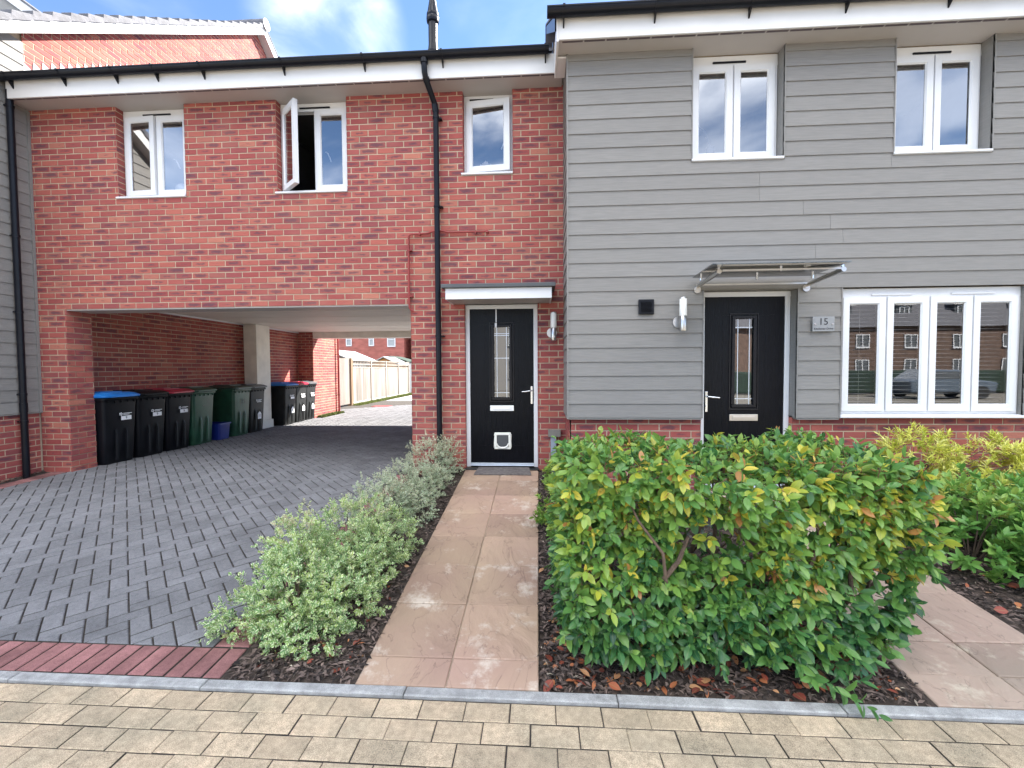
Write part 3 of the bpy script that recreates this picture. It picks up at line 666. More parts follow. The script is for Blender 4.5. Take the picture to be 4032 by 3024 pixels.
def bracket(mb, x, y, zt, r=.056):
    n_ = 10; w_ = .012; pr = []
    for i in range(n_ + 1):
        a0 = math.pi * i / n_; pr.append((y - r + (r + .004) * math.cos(a0), zt - (r + .004) * 1.05 * math.sin(a0)))
    for (a_, b_) in zip(pr, pr[1:]):
        mb.poly([(x - w_, *a_), (x + w_, *a_), (x + w_, *b_), (x - w_, *b_)])
        for s_ in (-w_, w_): mb.poly([(x + s_, *a_), (x + s_, *b_), (x + s_, y - r, zt)])
    mb.prism([(x - w_ * .6, y - .001, zt - .13), (x - w_ * .6, y - .001, zt), (x - w_ * .6, y - .07, zt - .05)], (w_ * 1.2, 0, 0))
    mb.box(x - w_, x + w_, y - 2 * r - .010, y - 2 * r + .008, zt - .012, zt + .012)
mb = MB(); gutter(mb, -.52, 6.30, -.285, 4.862); g_ = mb.build('gutter', 'black_plastic', H, smooth=True)
for x in (-.33, .37, 1.05, 1.57, 2.16, 3.16, 4.14, 5.07, 6.26): mb = MB(); bracket(mb, x, -.2855, 4.862); mb.build('gutter_bracket', 'black_plastic', g_)
def tiles(mb, x0, x1, ya, za, yb, slope, sgn=1, course=.29, tw=.30, th=.022):
    """plain interlocking tiles on a slope rising from (ya,za) to yb"""
    n_ = int(abs(yb - ya) / (course * math.cos(math.atan(slope)))) + 1; dy = (yb - ya) / n_
    for i in range(n_):
        y0_, y1_ = ya + dy * i, ya + dy * (i + 1); z0_, z1_ = za + slope * abs(dy) * i, za + slope * abs(dy) * (i + 1)
        x = x0 - (tw / 2 if i % 2 else 0)
        while x < x1:
            a_, b_ = max(x, x0), min(x + tw - .004, x1)
            if b_ - a_ > .01:
                c = (random.random(),) * 3
                mb.hexa([(a_, y0_, z0_), (b_, y0_, z0_), (b_, y1_, z1_ - .004), (a_, y1_, z1_ - .004), (a_, y0_, z0_ + th + .012), (b_, y0_, z0_ + th + .012), (b_, y1_, z1_ + th - .008), (a_, y1_, z1_ + th - .008)] if sgn > 0 else
                        [(b_, y0_, z0_), (a_, y0_, z0_), (a_, y1_, z1_ - .004), (b_, y1_, z1_ - .004), (b_, y0_, z0_ + th + .012), (a_, y0_, z0_ + th + .012), (a_, y1_, z1_ + th - .008), (b_, y1_, z1_ + th - .008)], c=c)
            x += tw
LS = .668
mb = MB(); tiles(mb, -.49, 6.35, -.30, 4.86, 3.25, LS); tiles(mb, -.49, 6.35, 6.85, 4.86, 3.25, LS, -1)
mb.tube([(-.49, 3.25, 7.20), (6.35, 3.25, 7.20)], .09, 10); mb.build('roof', 'roof_tile', H)
mb = MB(); mb.prism([(-.49, -.22, 4.83), (-.49, 3.25, 7.13), (-.49, 6.8, 4.83)], (6.8, 0, 0)); mb.build('loft', 'mortar', H)
# windows
window(H, W1[0] + .004, W1[1] - .004, 3.4975, SOF - .002, .10, 2, (-R(3.5), 0), top=.10, sill=(W1[0] - .02, W1[1] - .004, .125), vents=((1.0, 1.38),), room=(1.5, 'room'), handles=((1.34, 3.98, 1),), label='white double window with its left casement just ajar')
window(H, W2[0] + .004, W2[1] - .004, 3.4975, SOF - .002, .10, 2, (-R(40), 0), top=.10, sill=(W2[0] - .02, W2[1] - .004, .125), vents=((3.12, 3.52),), room=(1.5, 'room_dark'), handles=((3.42, 4.0, 1),), label='white double window with its left casement swung open')
window(H, W3[0] + .004, W3[1] - .004, 3.655, SOF - .002, .10, 1, (-R(6),), top=.085, sill=(W3[0] - .02, W3[1] - .002, .125), vents=((5.32, 5.62),), room=(1.5, 'room_dark'), sash_w=.068, handles=((5.76, 4.08, -1),), label='white single window slightly ajar')
dr, (X0, X1, Z0, Z1, cx, yf) = door(H, DX[0] + .004, DX[1] - .004, -.028, 2.026, .045, True, letter='white', leadH=(.07, .56, .88, .905))
mb = MB(); cz = .305                      # cat flap
for s_, e_, y0_, y1_ in ((.105, .0, -.016, -.001),):
    rect_frame(mb, cx - .105 + .006, cx + .105 + .006, cz - .107, cz + .107, .032, yf - .018, yf - .001)
fl = mb.build('cat_flap', 'white_plastic', dr, bevel=.009, seg=3)
mb = MB(); mb.box(cx - .068 + .006, cx + .068 + .006, yf - .012, yf - .008, cz - .075, cz + .075); mb.build('flap_panel', 'lid_grey', dr)
mb = MB(); n_ = 14; pts = [(cx + .006 + .072 * math.cos(a0), yf - .0185, cz - .035 + .055 * math.sin(a0)) for a0 in [math.pi + math.pi * i / n_ for i in range(n_ + 1)]]; mb.tube(pts, .011, 8); mb.build('flap_rim', 'white_plastic', dr, smooth=True)
mb = MB(); mb.box(cx - .075, cx - .060, yf - .004, yf - .0008, Z1 - .19, Z1 - .001); mb.box(cx - .083, cx - .058, yf - .016, yf - .0008, Z1 - .235, Z1 - .175); mb.build('door_knocker', 'brushed_steel', dr, bevel=.002)
# porch
mb = MB(); mb.box(5.10, 6.322, -.45, -.432, 2.022, 2.146); mb.box(5.10, 5.118, -.4315, -.016, 2.022, 2.146); mb.box(6.304, 6.322, -.4315, -.016, 2.022, 2.146); pf = mb.build('porch', 'upvc', H, bevel=.004)
mb = MB(); mb.box(5.119, 6.303, -.4312, -.016, 2.026, 2.034); mb.build('porch_soffit', 'soffit', pf)
mb = MB(); mb.hexa([(5.055, -.49, 2.148), (6.365, -.49, 2.148), (6.365, -.016, 2.160), (5.055, -.016, 2.160), (5.055, -.49, 2.192), (6.365, -.49, 2.192), (6.365, -.016, 2.225), (5.055, -.016, 2.225)]); mb.build('porch_cap', 'lid_grey', pf, bevel=.005)
mb = MB(); mb.box(DX[0] - .01, DX[1] + .01, -.10, .05, -.075, -.030); mb.build('door_step', 'bin_charcoal', H)
# downpipe
def clipring(mb, x, y, z, r, wall_dy):
    mb.tube([(x, y, z - .012), (x, y, z + .012)], r + .006, 14); mb.box(x - .01, x + r + .035, y + .004, y + wall_dy, z - .008, z + .008)
DP = (4.928, -.072)
mb = MB(); mb.tube([(4.86, -.342, 4.83), (4.86, -.342, 4.73), (4.862, -.335, 4.66), (4.87, -.30, 4.60), (4.915, -.11, 4.46), (4.926, -.078, 4.41), (DP[0], DP[1], 4.34), (DP[0], DP[1], 2.4), (DP[0], DP[1], -.1)], .034, 16)
mb.tube([(4.86, -.342, 4.805), (4.86, -.342, 4.76)], .043, 16); mb.tube([(4.868, -.31, 4.625), (4.875, -.28, 4.59)], .040, 14); mb.tube([(4.92, -.09, 4.44), (DP[0], DP[1], 4.36)], .040, 14)
for z in (4.29, 3.22, 1.63, .32): clipring(mb, DP[0], DP[1], z, .034, .07)
mb.build('downpipe', 'black_plastic', H, smooth=True)
mb = MB(); mb.tube([(5.545, -.045, 2.912), (5.05, -.045, 2.912), (5.00, -.045, 2.93), (4.86, -.040, 2.93), (4.80, -.045, 2.906), (4.585, -.045, 2.900), (4.56, -.045, 2.87), (4.556, -.045, 2.2), (4.558, -.045, 1.99), (4.575, -.04, 1.962), (4.612, -.03, 1.945)], .0125, 10)
for x in (5.40, 4.70): mb.box(x - .006, x + .006, -.06, -.012, 2.885, 2.925)
for z in (2.70, 2.13): mb.box(4.54, 4.60, -.06, -.012, z - .005, z + .005)
mb.tube([(5.545, -.06, 2.912), (5.545, -.0, 2.912)], .016, 10)
mb.build('overflow_pipe', 'red_pipe', H, smooth=True)
# flue through the roof
fx, fy = 4.57, 1.35
mb = MB(); mb.lathe(fx, fy, [(.088, 5.6), (.088, 6.02), (.092, 6.03), (.092, 6.09), (.078, 6.10), (.070, 6.18), (.068, 6.19), (.068, 6.52), (.090, 6.53), (.096, 6.56), (.096, 6.60), (.088, 6.61), (.092, 6.625), (.092, 6.65), (.080, 6.68), (.050, 6.86), (.048, 6.88), (.058, 6.885), (.058, 6.92), (.03, 7.0)], 24); mb.build('flue', 'black_plastic', H, smooth=True)
# service cover by the door
mb = MB(); mb.box(6.285, 6.438, -.072, -.012, .375, .46); mb.build('service_box', 'grey_box', H, bevel=.004)
mb = MB(); mb.box(6.315, 6.385, -.05, -.012, .11, .374); mb.hexa([(6.312, -.07, -.09), (6.388, -.07, -.09), (6.388, -.012, -.09), (6.312, -.012, -.09), (6.318, -.055, .109), (6.382, -.055, .109), (6.382, -.012, .109), (6.318, -.012, .109)]); mb.build('cable_duct', 'grey_pipe', H, bevel=.006)
# rear downpipes by the lit wall
mb = MB(); mb.tube([(.0, 7.70, 2.9), (.0, 7.70, -.12)], .030, 10); [mb.box(-.06, .035, 7.69, 7.71, z - .01, z + .01) for z in (.45, 1.7)]; mb.build('rear_downpipe', 'red_pipe', H)
# stepped lead flashing along the left gable
mb = MB(); i = 0; y = -.05
while y < 3.35:
    zb = 5.095 + .668 * y
    mb.prism([(-.4935, y, zb), (-.4935, y + .135, zb + .135 * LS), (-.4935, y + .125, zb + .135 * LS + .02), (-.4935, y + .015, zb + .17)], (.006, 0, 0)); mb.prism([(-.489, y, zb - .02), (-.489, y + .13, zb + .13 * LS - .02), (-.43, y + .13, zb + .13 * LS - .005), (-.43, y, zb - .005)], (0, 0, .006)); y += .112
mb.build('flashing', 'lead', H)

# ------------------------------------------------------------ right house, grey cladding
HR = thing('clad_house', 'grey weatherboarded house on a red brick base with a glass canopy over its door', 'house', (8.3, -.7, 0))
YC = -.712; XR = 17.0
RS = 4.512
w4 = (7.775, 8.69); w5 = (9.772, 10.70); bw = (9.30, 11.075); d2 = (7.905, 8.853)
mb = MB()
hs = [(w4[0], w4[1], 3.36, 9), (w5[0], w5[1], 3.36, 9), (bw[0], bw[1], .60, 2.033), (d2[0], d2[1], .5, 2.033)]
hs += [(13.2, 14.1, 3.36, 9), (12.4, 14.2, .6, 2.033)]
boards(mb, (0, YC, 0), (1, 0, 0), (0, -1, 0), .683, RS, holes(6.492, XR, hs))
boards(mb, (6.487, 0, 0), (0, -1, 0), (-1, 0, 0), .683, RS + .3, full(.012, -YC + .004), proud=.014)
for xx, n_, z0_, z1_ in ((d2[0], 1, .683, 2.03), (d2[1], -1, .683, 2.03), (bw[0], 1, .683, 2.03), (bw[1], -1, .683, 2.03), (w4[0], 1, 3.36, RS), (w4[1], -1, 3.36, RS), (w5[0], 1, 3.36, RS), (w5[1], -1, 3.36, RS)):
    mb.box(min(xx, xx - n_ * .012), max(xx, xx - n_ * .012), YC - .020, YC + .17, z0_, z1_)
mb.box(6.473, 6.492, YC - .022, YC + .01, .675, RS + .02); mb.box(6.4735, 6.4925, YC - .0225, YC + .3, .672, .682)
mb.box(6.49, d2[0] - .012, YC - .016, YC + .10, .668, .681); mb.box(d2[1] + .012, bw[0] - .012, YC - .016, YC + .10, .668, .681)
mb.build('cladding', 'cladding', HR)
mb = MB(); PY = -.655
brickwall(mb, (6.5, PY, 0), (1, 0, 0), -.35, .70, holes(.02, XR - 6.5, [(d2[0] - 6.5 - .0, d2[1] - 6.5 + .0, -1, 1)]), phase=.07, nrm=(0, -1, 0))
brickwall(mb, (6.505, .0, 0), (0, -1, 0), -.35, .70, full(.0, -PY + .012), phase=.02, nrm=(-1, 0, 0))
for xx, n_ in ((d2[0], 1), (d2[1], -1)): brickwall(mb, (xx, PY, 0), (0, 1, 0), -.35, .70, full(-.01, .06), nrm=(n_, 0, 0), depth=.003)
mb.build('wall', ['brick', 'mortar'], HR)
mb = MB()   # structure behind: solid pieces between openings so light and rain stay out
yb_ = YC + .03
def solid(x0, x1, z0, z1): mb.box(x0, x1, yb_, yb_ + .12, z0, z1)
solid(6.50, d2[0] - .013, .70, 3.3); solid(6.50, w4[0] - .013, 3.301, RS)
solid(d2[0] - .0125, bw[0] - .013, 2.05, 3.3); solid(d2[1] + .013, bw[0] - .013, .70, 2.049); solid(bw[0] - .0125, bw[1] + .013, 2.05, 3.3); solid(bw[1] + .0135, 12.38, .70, 3.3)
solid(w4[1] + .013, w5[0] - .013, 3.301, RS); solid(w5[1] + .013, 13.18, 3.301, RS); solid(14.12, XR, .7, RS); solid(12.381, 14.119, 2.05, 3.3)
mb.box(6.505, XR, 7.4, 7.5, -.3, 4.6); mb.box(6.505, 6.515, -.6, 7.4, -.3, 4.6); mb.box(XR - .05, XR, -.6, 7.4, -.3, 4.6)
mb.prism([(6.50, -.7, 4.52), (6.50, 3.35, 7.6), (6.50, 7.45, 4.52)], (XR - 6.5, 0, 0)); mb.build('inner_wall', 'mortar', HR)
mb = MB(); mb.box(6.37, XR, -.935, -.60, RS, RS + .01); mb.build('soffit', 'soffit', HR)
mb = MB(); x = 6.42
while x < 16: mb.box(x, x + .205, -.915, -.895, RS - .0035, RS - .0005); x += .222
mb.build('soffit_vent', 'soffit_vent', HR)
mb = MB(); mb.box(6.385, XR, -.957, -.937, RS - .012, 4.72); mb.box(6.36, 6.384, -.957, -.40, RS - .03, 4.74); mb.box(6.3845, 6.475, -.72, -.40, RS - .03, RS - .012); mb.build('fascia', 'fascia', HR, bevel=.004)
mb = MB(); gutter(mb, 6.265, XR, -.958, 4.735, .06); g_ = mb.build('gutter', 'black_plastic', HR, smooth=True)
for x in (6.43, 7.32, 8.22, 9.12, 10.05, 11.0): mb = MB(); bracket(mb, x, -.9585, 4.735, .06); mb.build('gutter_bracket', 'black_plastic', g_)
mb = MB(); tiles(mb, 6.33, XR, -.98, 4.72, 3.35, .7377); tiles(mb, 6.33, XR, 7.7, 4.72, 3.35, .7377, -1); mb.build('roof', 'roof_tile', HR)
mb = MB(); mb.prism([(6.345, -.93, 4.60), (6.345, 3.35, 7.757), (6.345, 3.35, 7.90), (6.345, -.93, 4.75)], (.02, 0, 0)); mb.build('bargeboard', 'black_plastic', HR)
WY = -.592
window(HR, w4[0] + .003, w4[1] - .003, 3.40, RS - .004, WY, 2, (0, 0), top=.115, sill=(w4[0] - .01, w4[1] + .0, .15), vents=((8.02, 8.36),), room=(1.5, 'room'))
window(HR, w5[0] + .003, w5[1] - .003, 3.40, RS - .004, WY, 2, (0, 0), top=.115, sill=(w5[0] - .01, w5[1] + .0, .15), vents=((10.03, 10.40),), room=(1.5, 'room'))
bwf = window(HR, bw[0] + .003, bw[1] - .003, .725, 2.030, -.672, 4, (0, 0, 0, 0), top=.105, sill=(bw[0] - .005, bw[1] + .25, .075), vents=((9.62, 10.02), (10.40, 10.82)), glass='big_glass', room=(1.8, 'room_dark'), vent_m='upvc')
window(HR, 13.2, 14.1, 3.40, RS - .004, WY, 2, (0, 0), top=.115, sill=(13.19, 14.1, .15), room=(1.5, 'room'))
window(HR, 12.4, 14.2, .725, 2.030, -.672, 4, (0, 0, 0, 0), top=.105, sill=(12.39, 14.3, .075), glass='big_glass', room=(1.8, 'room_dark'))
mb = MB()
for k in range(27):
    z = .80 + k * .0425; mb.hexa([(9.36, -.565, z), (11.02, -.565, z), (11.02, -.543, z + .005), (9.36, -.543, z + .005), (9.36, -.565, z + .002), (11.02, -.565, z + .002), (11.02, -.543, z + .007), (9.36, -.543, z + .007)])
for x in (9.6, 10.2, 10.8): mb.box(x - .001, x + .001, -.546, -.544, .8, 1.95)
mb.build('venetian_blind', 'blind', bwf)
door(HR, d2[0] + .003, d2[1] - .003, -.10, 2.03, -.605, False, leadH=(.07, .90), label='black door with a tall narrow glazed panel')
mb = MB(); mb.box(d2[0], d2[1], YC - .005, YC + .10, 2.0305, 2.05); mb.build('door_head', 'cladding', HR)
# glass canopy
gc = MB(); gc.hexa([(7.77, -.775, 2.150), (8.952, -.775, 2.150), (8.875, -1.47, 2.128), (7.70, -1.47, 2.128), (7.77, -.775, 2.158), (8.952, -.775, 2.158), (8.875, -1.47, 2.136), (7.70, -1.47, 2.136)])
cp = gc.build('canopy', 'canopy_glass', HR)
for x in (7.834, 8.934):
    mb = MB(); mb.tube([(x, -.74, 2.062), (x, -.80, 2.072), (x, -1.29, 2.105)], [.016, .020, .023], 12); mb.tube([(x, -.728, 2.035), (x, -.738, 2.035)], .036, 16); mb.box(x - .02, x + .02, -.75, -.73, 2.03, 2.09)
    mb.build('canopy_arm', 'brushed_steel', cp, smooth=True)
mb = MB(); mb.box(7.86, 8.91, -1.30, -1.285, 2.104, 2.118); mb.box(7.86, 8.91, -.755, -.74, 2.075, 2.090); mb.build('canopy_rail', 'brushed_steel', cp)
for x in (7.834, 8.39, 8.934):
    for y, z in ((-.83, 2.148), (-1.27, 2.134)):
        mb = MB(); mb.tube([(x, y, z - .035), (x, y, z + .020)], .013, 10); mb.build('canopy_fixing', 'chrome', cp, smooth=True)
mb = MB(); mb.box(7.225, 7.385, -.755, -.731, 1.785, 1.942); 
vt = mb.build('vent_cover', 'black_plastic', HR, bevel=.006)
mb = MB()
for k in range(9): z = 1.812 + k * .0125; mb.hexa([(7.25, -.768, z), (7.36, -.768, z), (7.36, -.756, z + .006), (7.25, -.756, z + .006), (7.25, -.768, z + .002), (7.36, -.768, z + .002), (7.36, -.756, z + .008), (7.25, -.756, z + .008)])
mb.build('louvre', 'black_plastic', vt)

# ------------------------------------------------------------ left house
HL = thing('clad_house', 'tall house at the left edge with a brick gable end and white bargeboard', 'house', (-.6, .2, 0))
RY, BZ, BS = 4.85, 5.519, .7377        # ridge line, bargeboard top at y=-.416, slope
bt = lambda y: BZ + BS * (y + .416) if y <= RY else BZ + BS * (2 * RY - y + .416)
mb = MB(); y = -1.25
boards(mb, (-.5, 0, 0), (0, -1, 0), (1, 0, 0), .683, 5.6, lambda z: [(.035, 1.26 if z < 4.95 else min(1.26, (.416 + .30 - (z - BZ) / BS)))] if z < 5.5 else [], proud=.018)
boards(mb, (-9.5, -1.27, 0), (1, 0, 0), (0, -1, 0), .683, 4.9, full(0, 8.98)); mb.box(-.52, -.478, -1.292, -1.25, .675, 4.95)
mb.box(-.505, -.470, -.036, -.004, .675, 4.62); mb.box(-.55, -.478, -1.3, -.004, .668, .681)
mb.build('cladding', 'cladding', HL)
mb = MB(); brickwall(mb, (-.515, 0, 0), (0, -1, 0), -.35, .70, full(.016, 1.262), phase=.07, nrm=(1, 0, 0)); brickwall(mb, (-9.5, -1.256, 0), (1, 0, 0), -.47, .70, full(0, 8.99), nrm=(0, -1, 0))
brickwall(mb, (-.5, 0, 0), (0, 1, 0), 4.85, 9.2, lambda z: [(max(-.04, -.416 + (z + .16 - BZ) / BS), min(7.7, 2 * RY + .416 - (z + .16 - BZ) / BS))], phase=.1, nrm=(1, 0, 0))
mb.build('wall', ['brick', 'mortar'], HL)
mb = MB(); mb.prism([(-.52, -1.25, -.3), (-.52, -1.25, 4.8), (-.52, RY, bt(RY) - .15), (-.52, 7.7, bt(7.7) - .15), (-.52, 7.7, -.3)], (-9, 0, 0)); mb.build('inner_wall', 'mortar', HL)
mb = MB()
for y0_, y1_ in ((-1.45, RY), (RY, 8.0)):
    mb.prism([(-.30, y0_, bt(y0_) - .205), (-.30, y0_, bt(y0_)), (-.30, y1_, bt(y1_)), (-.30, y1_, bt(y1_) - .205)], (-.02, 0, 0))
mb.build('bargeboard', 'fascia', HL)
mb = MB()
for y0_, y1_ in ((-1.45, RY), (RY, 8.0)):
    mb.prism([(-.321, y0_, bt(y0_) - .19), (-.321, y0_, bt(y0_) - .175), (-.321, y1_, bt(y1_) - .175), (-.321, y1_, bt(y1_) - .19)], (-.3, 0, 0))
mb.build('verge_soffit', 'soffit', HL)
mb = MB(); tiles(mb, -9, -.285, -1.5, bt(-1.5) + .003, RY, BS); tiles(mb, -9, -.285, 8.1, bt(8.1) + .003, RY, BS, -1); mb.build('roof', 'roof_tile', HL)
mb = MB(); y = -1.5; dyc = .235; i = 0
while y < RY - .1:      # dry verge caps, overlapping
    z0_ = bt(y); z1_ = bt(y + dyc)
    mb.hexa([(-.275, y, z0_ - .045), (-.36, y, z0_ - .0), (-.36, y + dyc + .02, z1_ + .0), (-.275, y + dyc + .02, z1_ - .045), (-.262, y, z0_ + .075), (-.42, y, z0_ + .082), (-.42, y + dyc + .02, z1_ + .040), (-.27, y + dyc + .02, z1_ + .035)]); y += dyc
mb.tube([(-.26, RY, bt(RY) + .02), (-9, RY, bt(RY) + .02)], .12, 14)
mb.build('verge_cap', 'roof_tile', HL, bevel=.006)
mb = MB(); z_ = bt(RY) + .02; mb.tube([(-.245, RY, z_), (-.259, RY, z_)], .125, 16); mb.build('ridge_end_cap', 'fascia', HL)
mb = MB(); px_, py_ = -.435, -.25
mb.tube([(px_, py_, 4.74), (px_, py_, 1.0), (px_, py_, -.17)], .036, 16)
for z in (4.55, 2.94, 1.98, .93, .58): mb.tube([(px_, py_, z - .014), (px_, py_, z + .014)], .042, 14); mb.box(-.5, px_, py_ - .03, py_ - .01, z - .008, z + .008)
mb.tube([(px_, py_, .70), (px_, py_, .82)], .041, 14); mb.build('downpipe', 'black_plastic', HL, smooth=True)
# dormer with white bargeboard on the left roof
zx = lambda x: 6.955 + .735 * (1.6 - abs(x + 3.4))
mb = MB(); mb.prism([(-1.45, 1.0, 6.3), (-1.45, 1.0, zx(-1.45) - .08), (-3.4, 1.0, zx(-3.4) - .08), (-5.35, 1.0, zx(-5.35) - .08), (-5.35, 1.0, 6.3)], (0, 3.4, 0)); dm = mb.build('dormer', 'cladding', HL)
for xe in (-1.30, -5.50):
    mb = MB(); mb.prism([(-3.4, .995, zx(-3.4)), (xe, .995, zx(xe)), (xe, .995, zx(xe) - .15), (-3.4, .995, zx(-3.4) - .15)], (0, -.025, 0)); mb.build('dormer_bargeboard', 'fascia', dm)
    mb = MB(); mb.prism([(-3.4, .955, zx(-3.4) + .035), (xe, .955, zx(xe) + .035), (xe, .955, zx(xe) + .004), (-3.4, .955, zx(-3.4) + .004)], (0, 3.5, 0)); mb.build('dormer_roof', 'roof_tile', dm)

# ------------------------------------------------------------ fittings that stand alone
def wall_lamp(x, y, zt, label):
    t = thing('wall_lamp', label, 'lamp', (x, y, zt - .2), 'tube wall lamps beside the doors')
    mb = MB(); mb.tube([(x - .018, y, zt - .245), (x - .018, y - .012, zt - .245)], .062, 24); mb.tube([(x, y - .01, zt - .25), (x, y - .06, zt - .25)], .014, 10); mb.build('back_plate', 'brushed_steel', t, smooth=True)
    mb = MB(); mb.lathe(x, y - .09, [(.031, zt - .345), (.033, zt - .34), (.033, zt - .19), (.029, zt - .185), (.029, zt - .16)], 20); mb.tube([(x + .006, y - .122, zt - .30), (x + .006, y - .128, zt - .30)], .011, 12); mb.build('lamp_body', 'brushed_steel', t, smooth=True)
    mb = MB(); mb.lathe(x, y - .09, [(.035, zt - .19), (.0375, zt - .185), (.0375, zt - .02), (.035, zt - .015)], 20); mb.build('lamp_shade', 'opal', t, smooth=True)
    mb = MB(); mb.lathe(x, y - .09, [(.036, zt - .0145), (.036, zt - .004), (.033, zt)], 20); mb.build('lamp_cap', 'brushed_steel', t, smooth=True)
wall_lamp(6.352, -.012, 1.905, 'steel tube wall lamp on red brick beside the left black door')
wall_lamp(7.662, -.731, 1.945, 'steel tube wall lamp on grey boards beside the small black vent')
t = thing('number_sign', 'grey glass plate reading 15 on grey boards between door and wide window', 'sign', (9.10, -.735, 1.66))
mb = MB(); mb.box(8.99, 9.206, -.756, -.750, 1.585, 1.735); mb.build('plate', 'plate_grey', t, bevel=.002)
text('15', .098, 'ink', 'number', Matrix.Translation((9.096, -.7575, 1.682)) @ MX_FRONT, t)
text('Kitchener Drive', .029, 'ink', 'street_name', Matrix.Translation((9.098, -.7575, 1.612)) @ MX_FRONT, t)
for x in (9.012, 9.184): mb = MB(); mb.tube([(x, -.735, 1.66), (x, -.764, 1.66)], .008, 12); mb.build('screw', 'chrome', t, smooth=True)
mb = MB(); mb.hexa([(5.385, -.29, GP(0, -.29) + .003), (6.078, -.29, GP(0, -.29) + .003), (6.045, -.015, GP(0, 0) + .001), (5.41, -.015, GP(0, 0) + .001), (5.385, -.29, GP(0, -.29) + .018), (6.078, -.29, GP(0, -.29) + .018), (6.045, -.015, GP(0, 0) + .016), (5.41, -.015, GP(0, 0) + .016)])
tag(mb.build('doormat', 'mat_grey', bevel=.004), 'worn grey brown doormat in front of the left black door', 'doormat')
mb = MB(); n_ = 20; zz = GP(0, -1.4)
mb.prism([(8.36 + .40 * math.cos(2 * math.pi * i / n_), -1.33 + .24 * math.sin(2 * math.pi * i / n_), GP(0, -1.33 + .24 * math.sin(2 * math.pi * i / n_)) + .004) for i in range(n_)], (0, 0, .014))
tag(mb.build('doormat', 'mat_dark'), 'dark curved doormat on the right path, glimpsed through the hedge', 'doormat')
# things seen in windows
mb = MB(); bmz = bmesh.new()
t = thing('table_lamp', 'round white globe lamp standing inside the leftmost upstairs window', 'lamp', (1.29, .36, 3.46))
mb.lathe(1.29, .36, [(.001, 3.62)] + [(.085 * math.sin(math.pi * i / 10), 3.705 - .085 * math.cos(math.pi * i / 10)) for i in range(1, 10)] + [(.001, 3.79)], 20); mb.build('globe', 'opal', t, smooth=True)
mb = MB(); mb.lathe(1.29, .36, [(.05, 3.45), (.05, 3.47), (.012, 3.49), (.012, 3.62)], 14); mb.build('base', 'brushed_steel', t, smooth=True)
t = thing('flower_bunch', 'white and pink artificial flowers inside the small upstairs window', 'flowers', (5.52, .26, 3.62))
for i in range(34):
    a0 = random.uniform(0, 6.28); r_ = random.uniform(0, .085); px_, pz_ = 5.52 + r_ * math.cos(a0), 3.80 + r_ * .8 * math.sin(a0); s_ = random.uniform(.012, .028)
    mb = MB() if i == 0 else mb
    for q in range(5): b0 = q * 1.2566; mb.poly([(px_, .24, pz_), (px_ + s_ * math.cos(b0), .225 + random.uniform(-.01, .01), pz_ + s_ * math.sin(b0)), (px_ + s_ * 1.2 * math.cos(b0 + .6), .22, pz_ + s_ * 1.2 * math.sin(b0 + .6)), (px_ + s_ * math.cos(b0 + 1.1), .23, pz_ + s_ * math.sin(b0 + 1.1))])
mb.build('blossom', 'flower_white', t)
mb = MB(); mb.lathe(5.52, .26, [(.04, 3.62), (.05, 3.66), (.035, 3.74), (.03, 3.76)], 14); mb.build('vase', 'opal', t, smooth=True)
t = thing('wire_loop', 'thin looped cable hanging inside the window above the canopy', 'cable', (8.0, -.42, 3.6))
mb = MB(); mb.tube([(7.86, -.44, 3.55), (7.87, -.44, 3.72), (7.93, -.44, 3.86), (8.0, -.44, 3.82), (8.05, -.44, 3.68), (8.07, -.44, 3.60)], .008, 6); mb.build('cable', 'lid_grey', t, smooth=True)
mb = MB(); mb.box(8.03, 8.10, -.46, -.40, 3.56, 3.64); mb.build('plug', 'lid_grey', t)

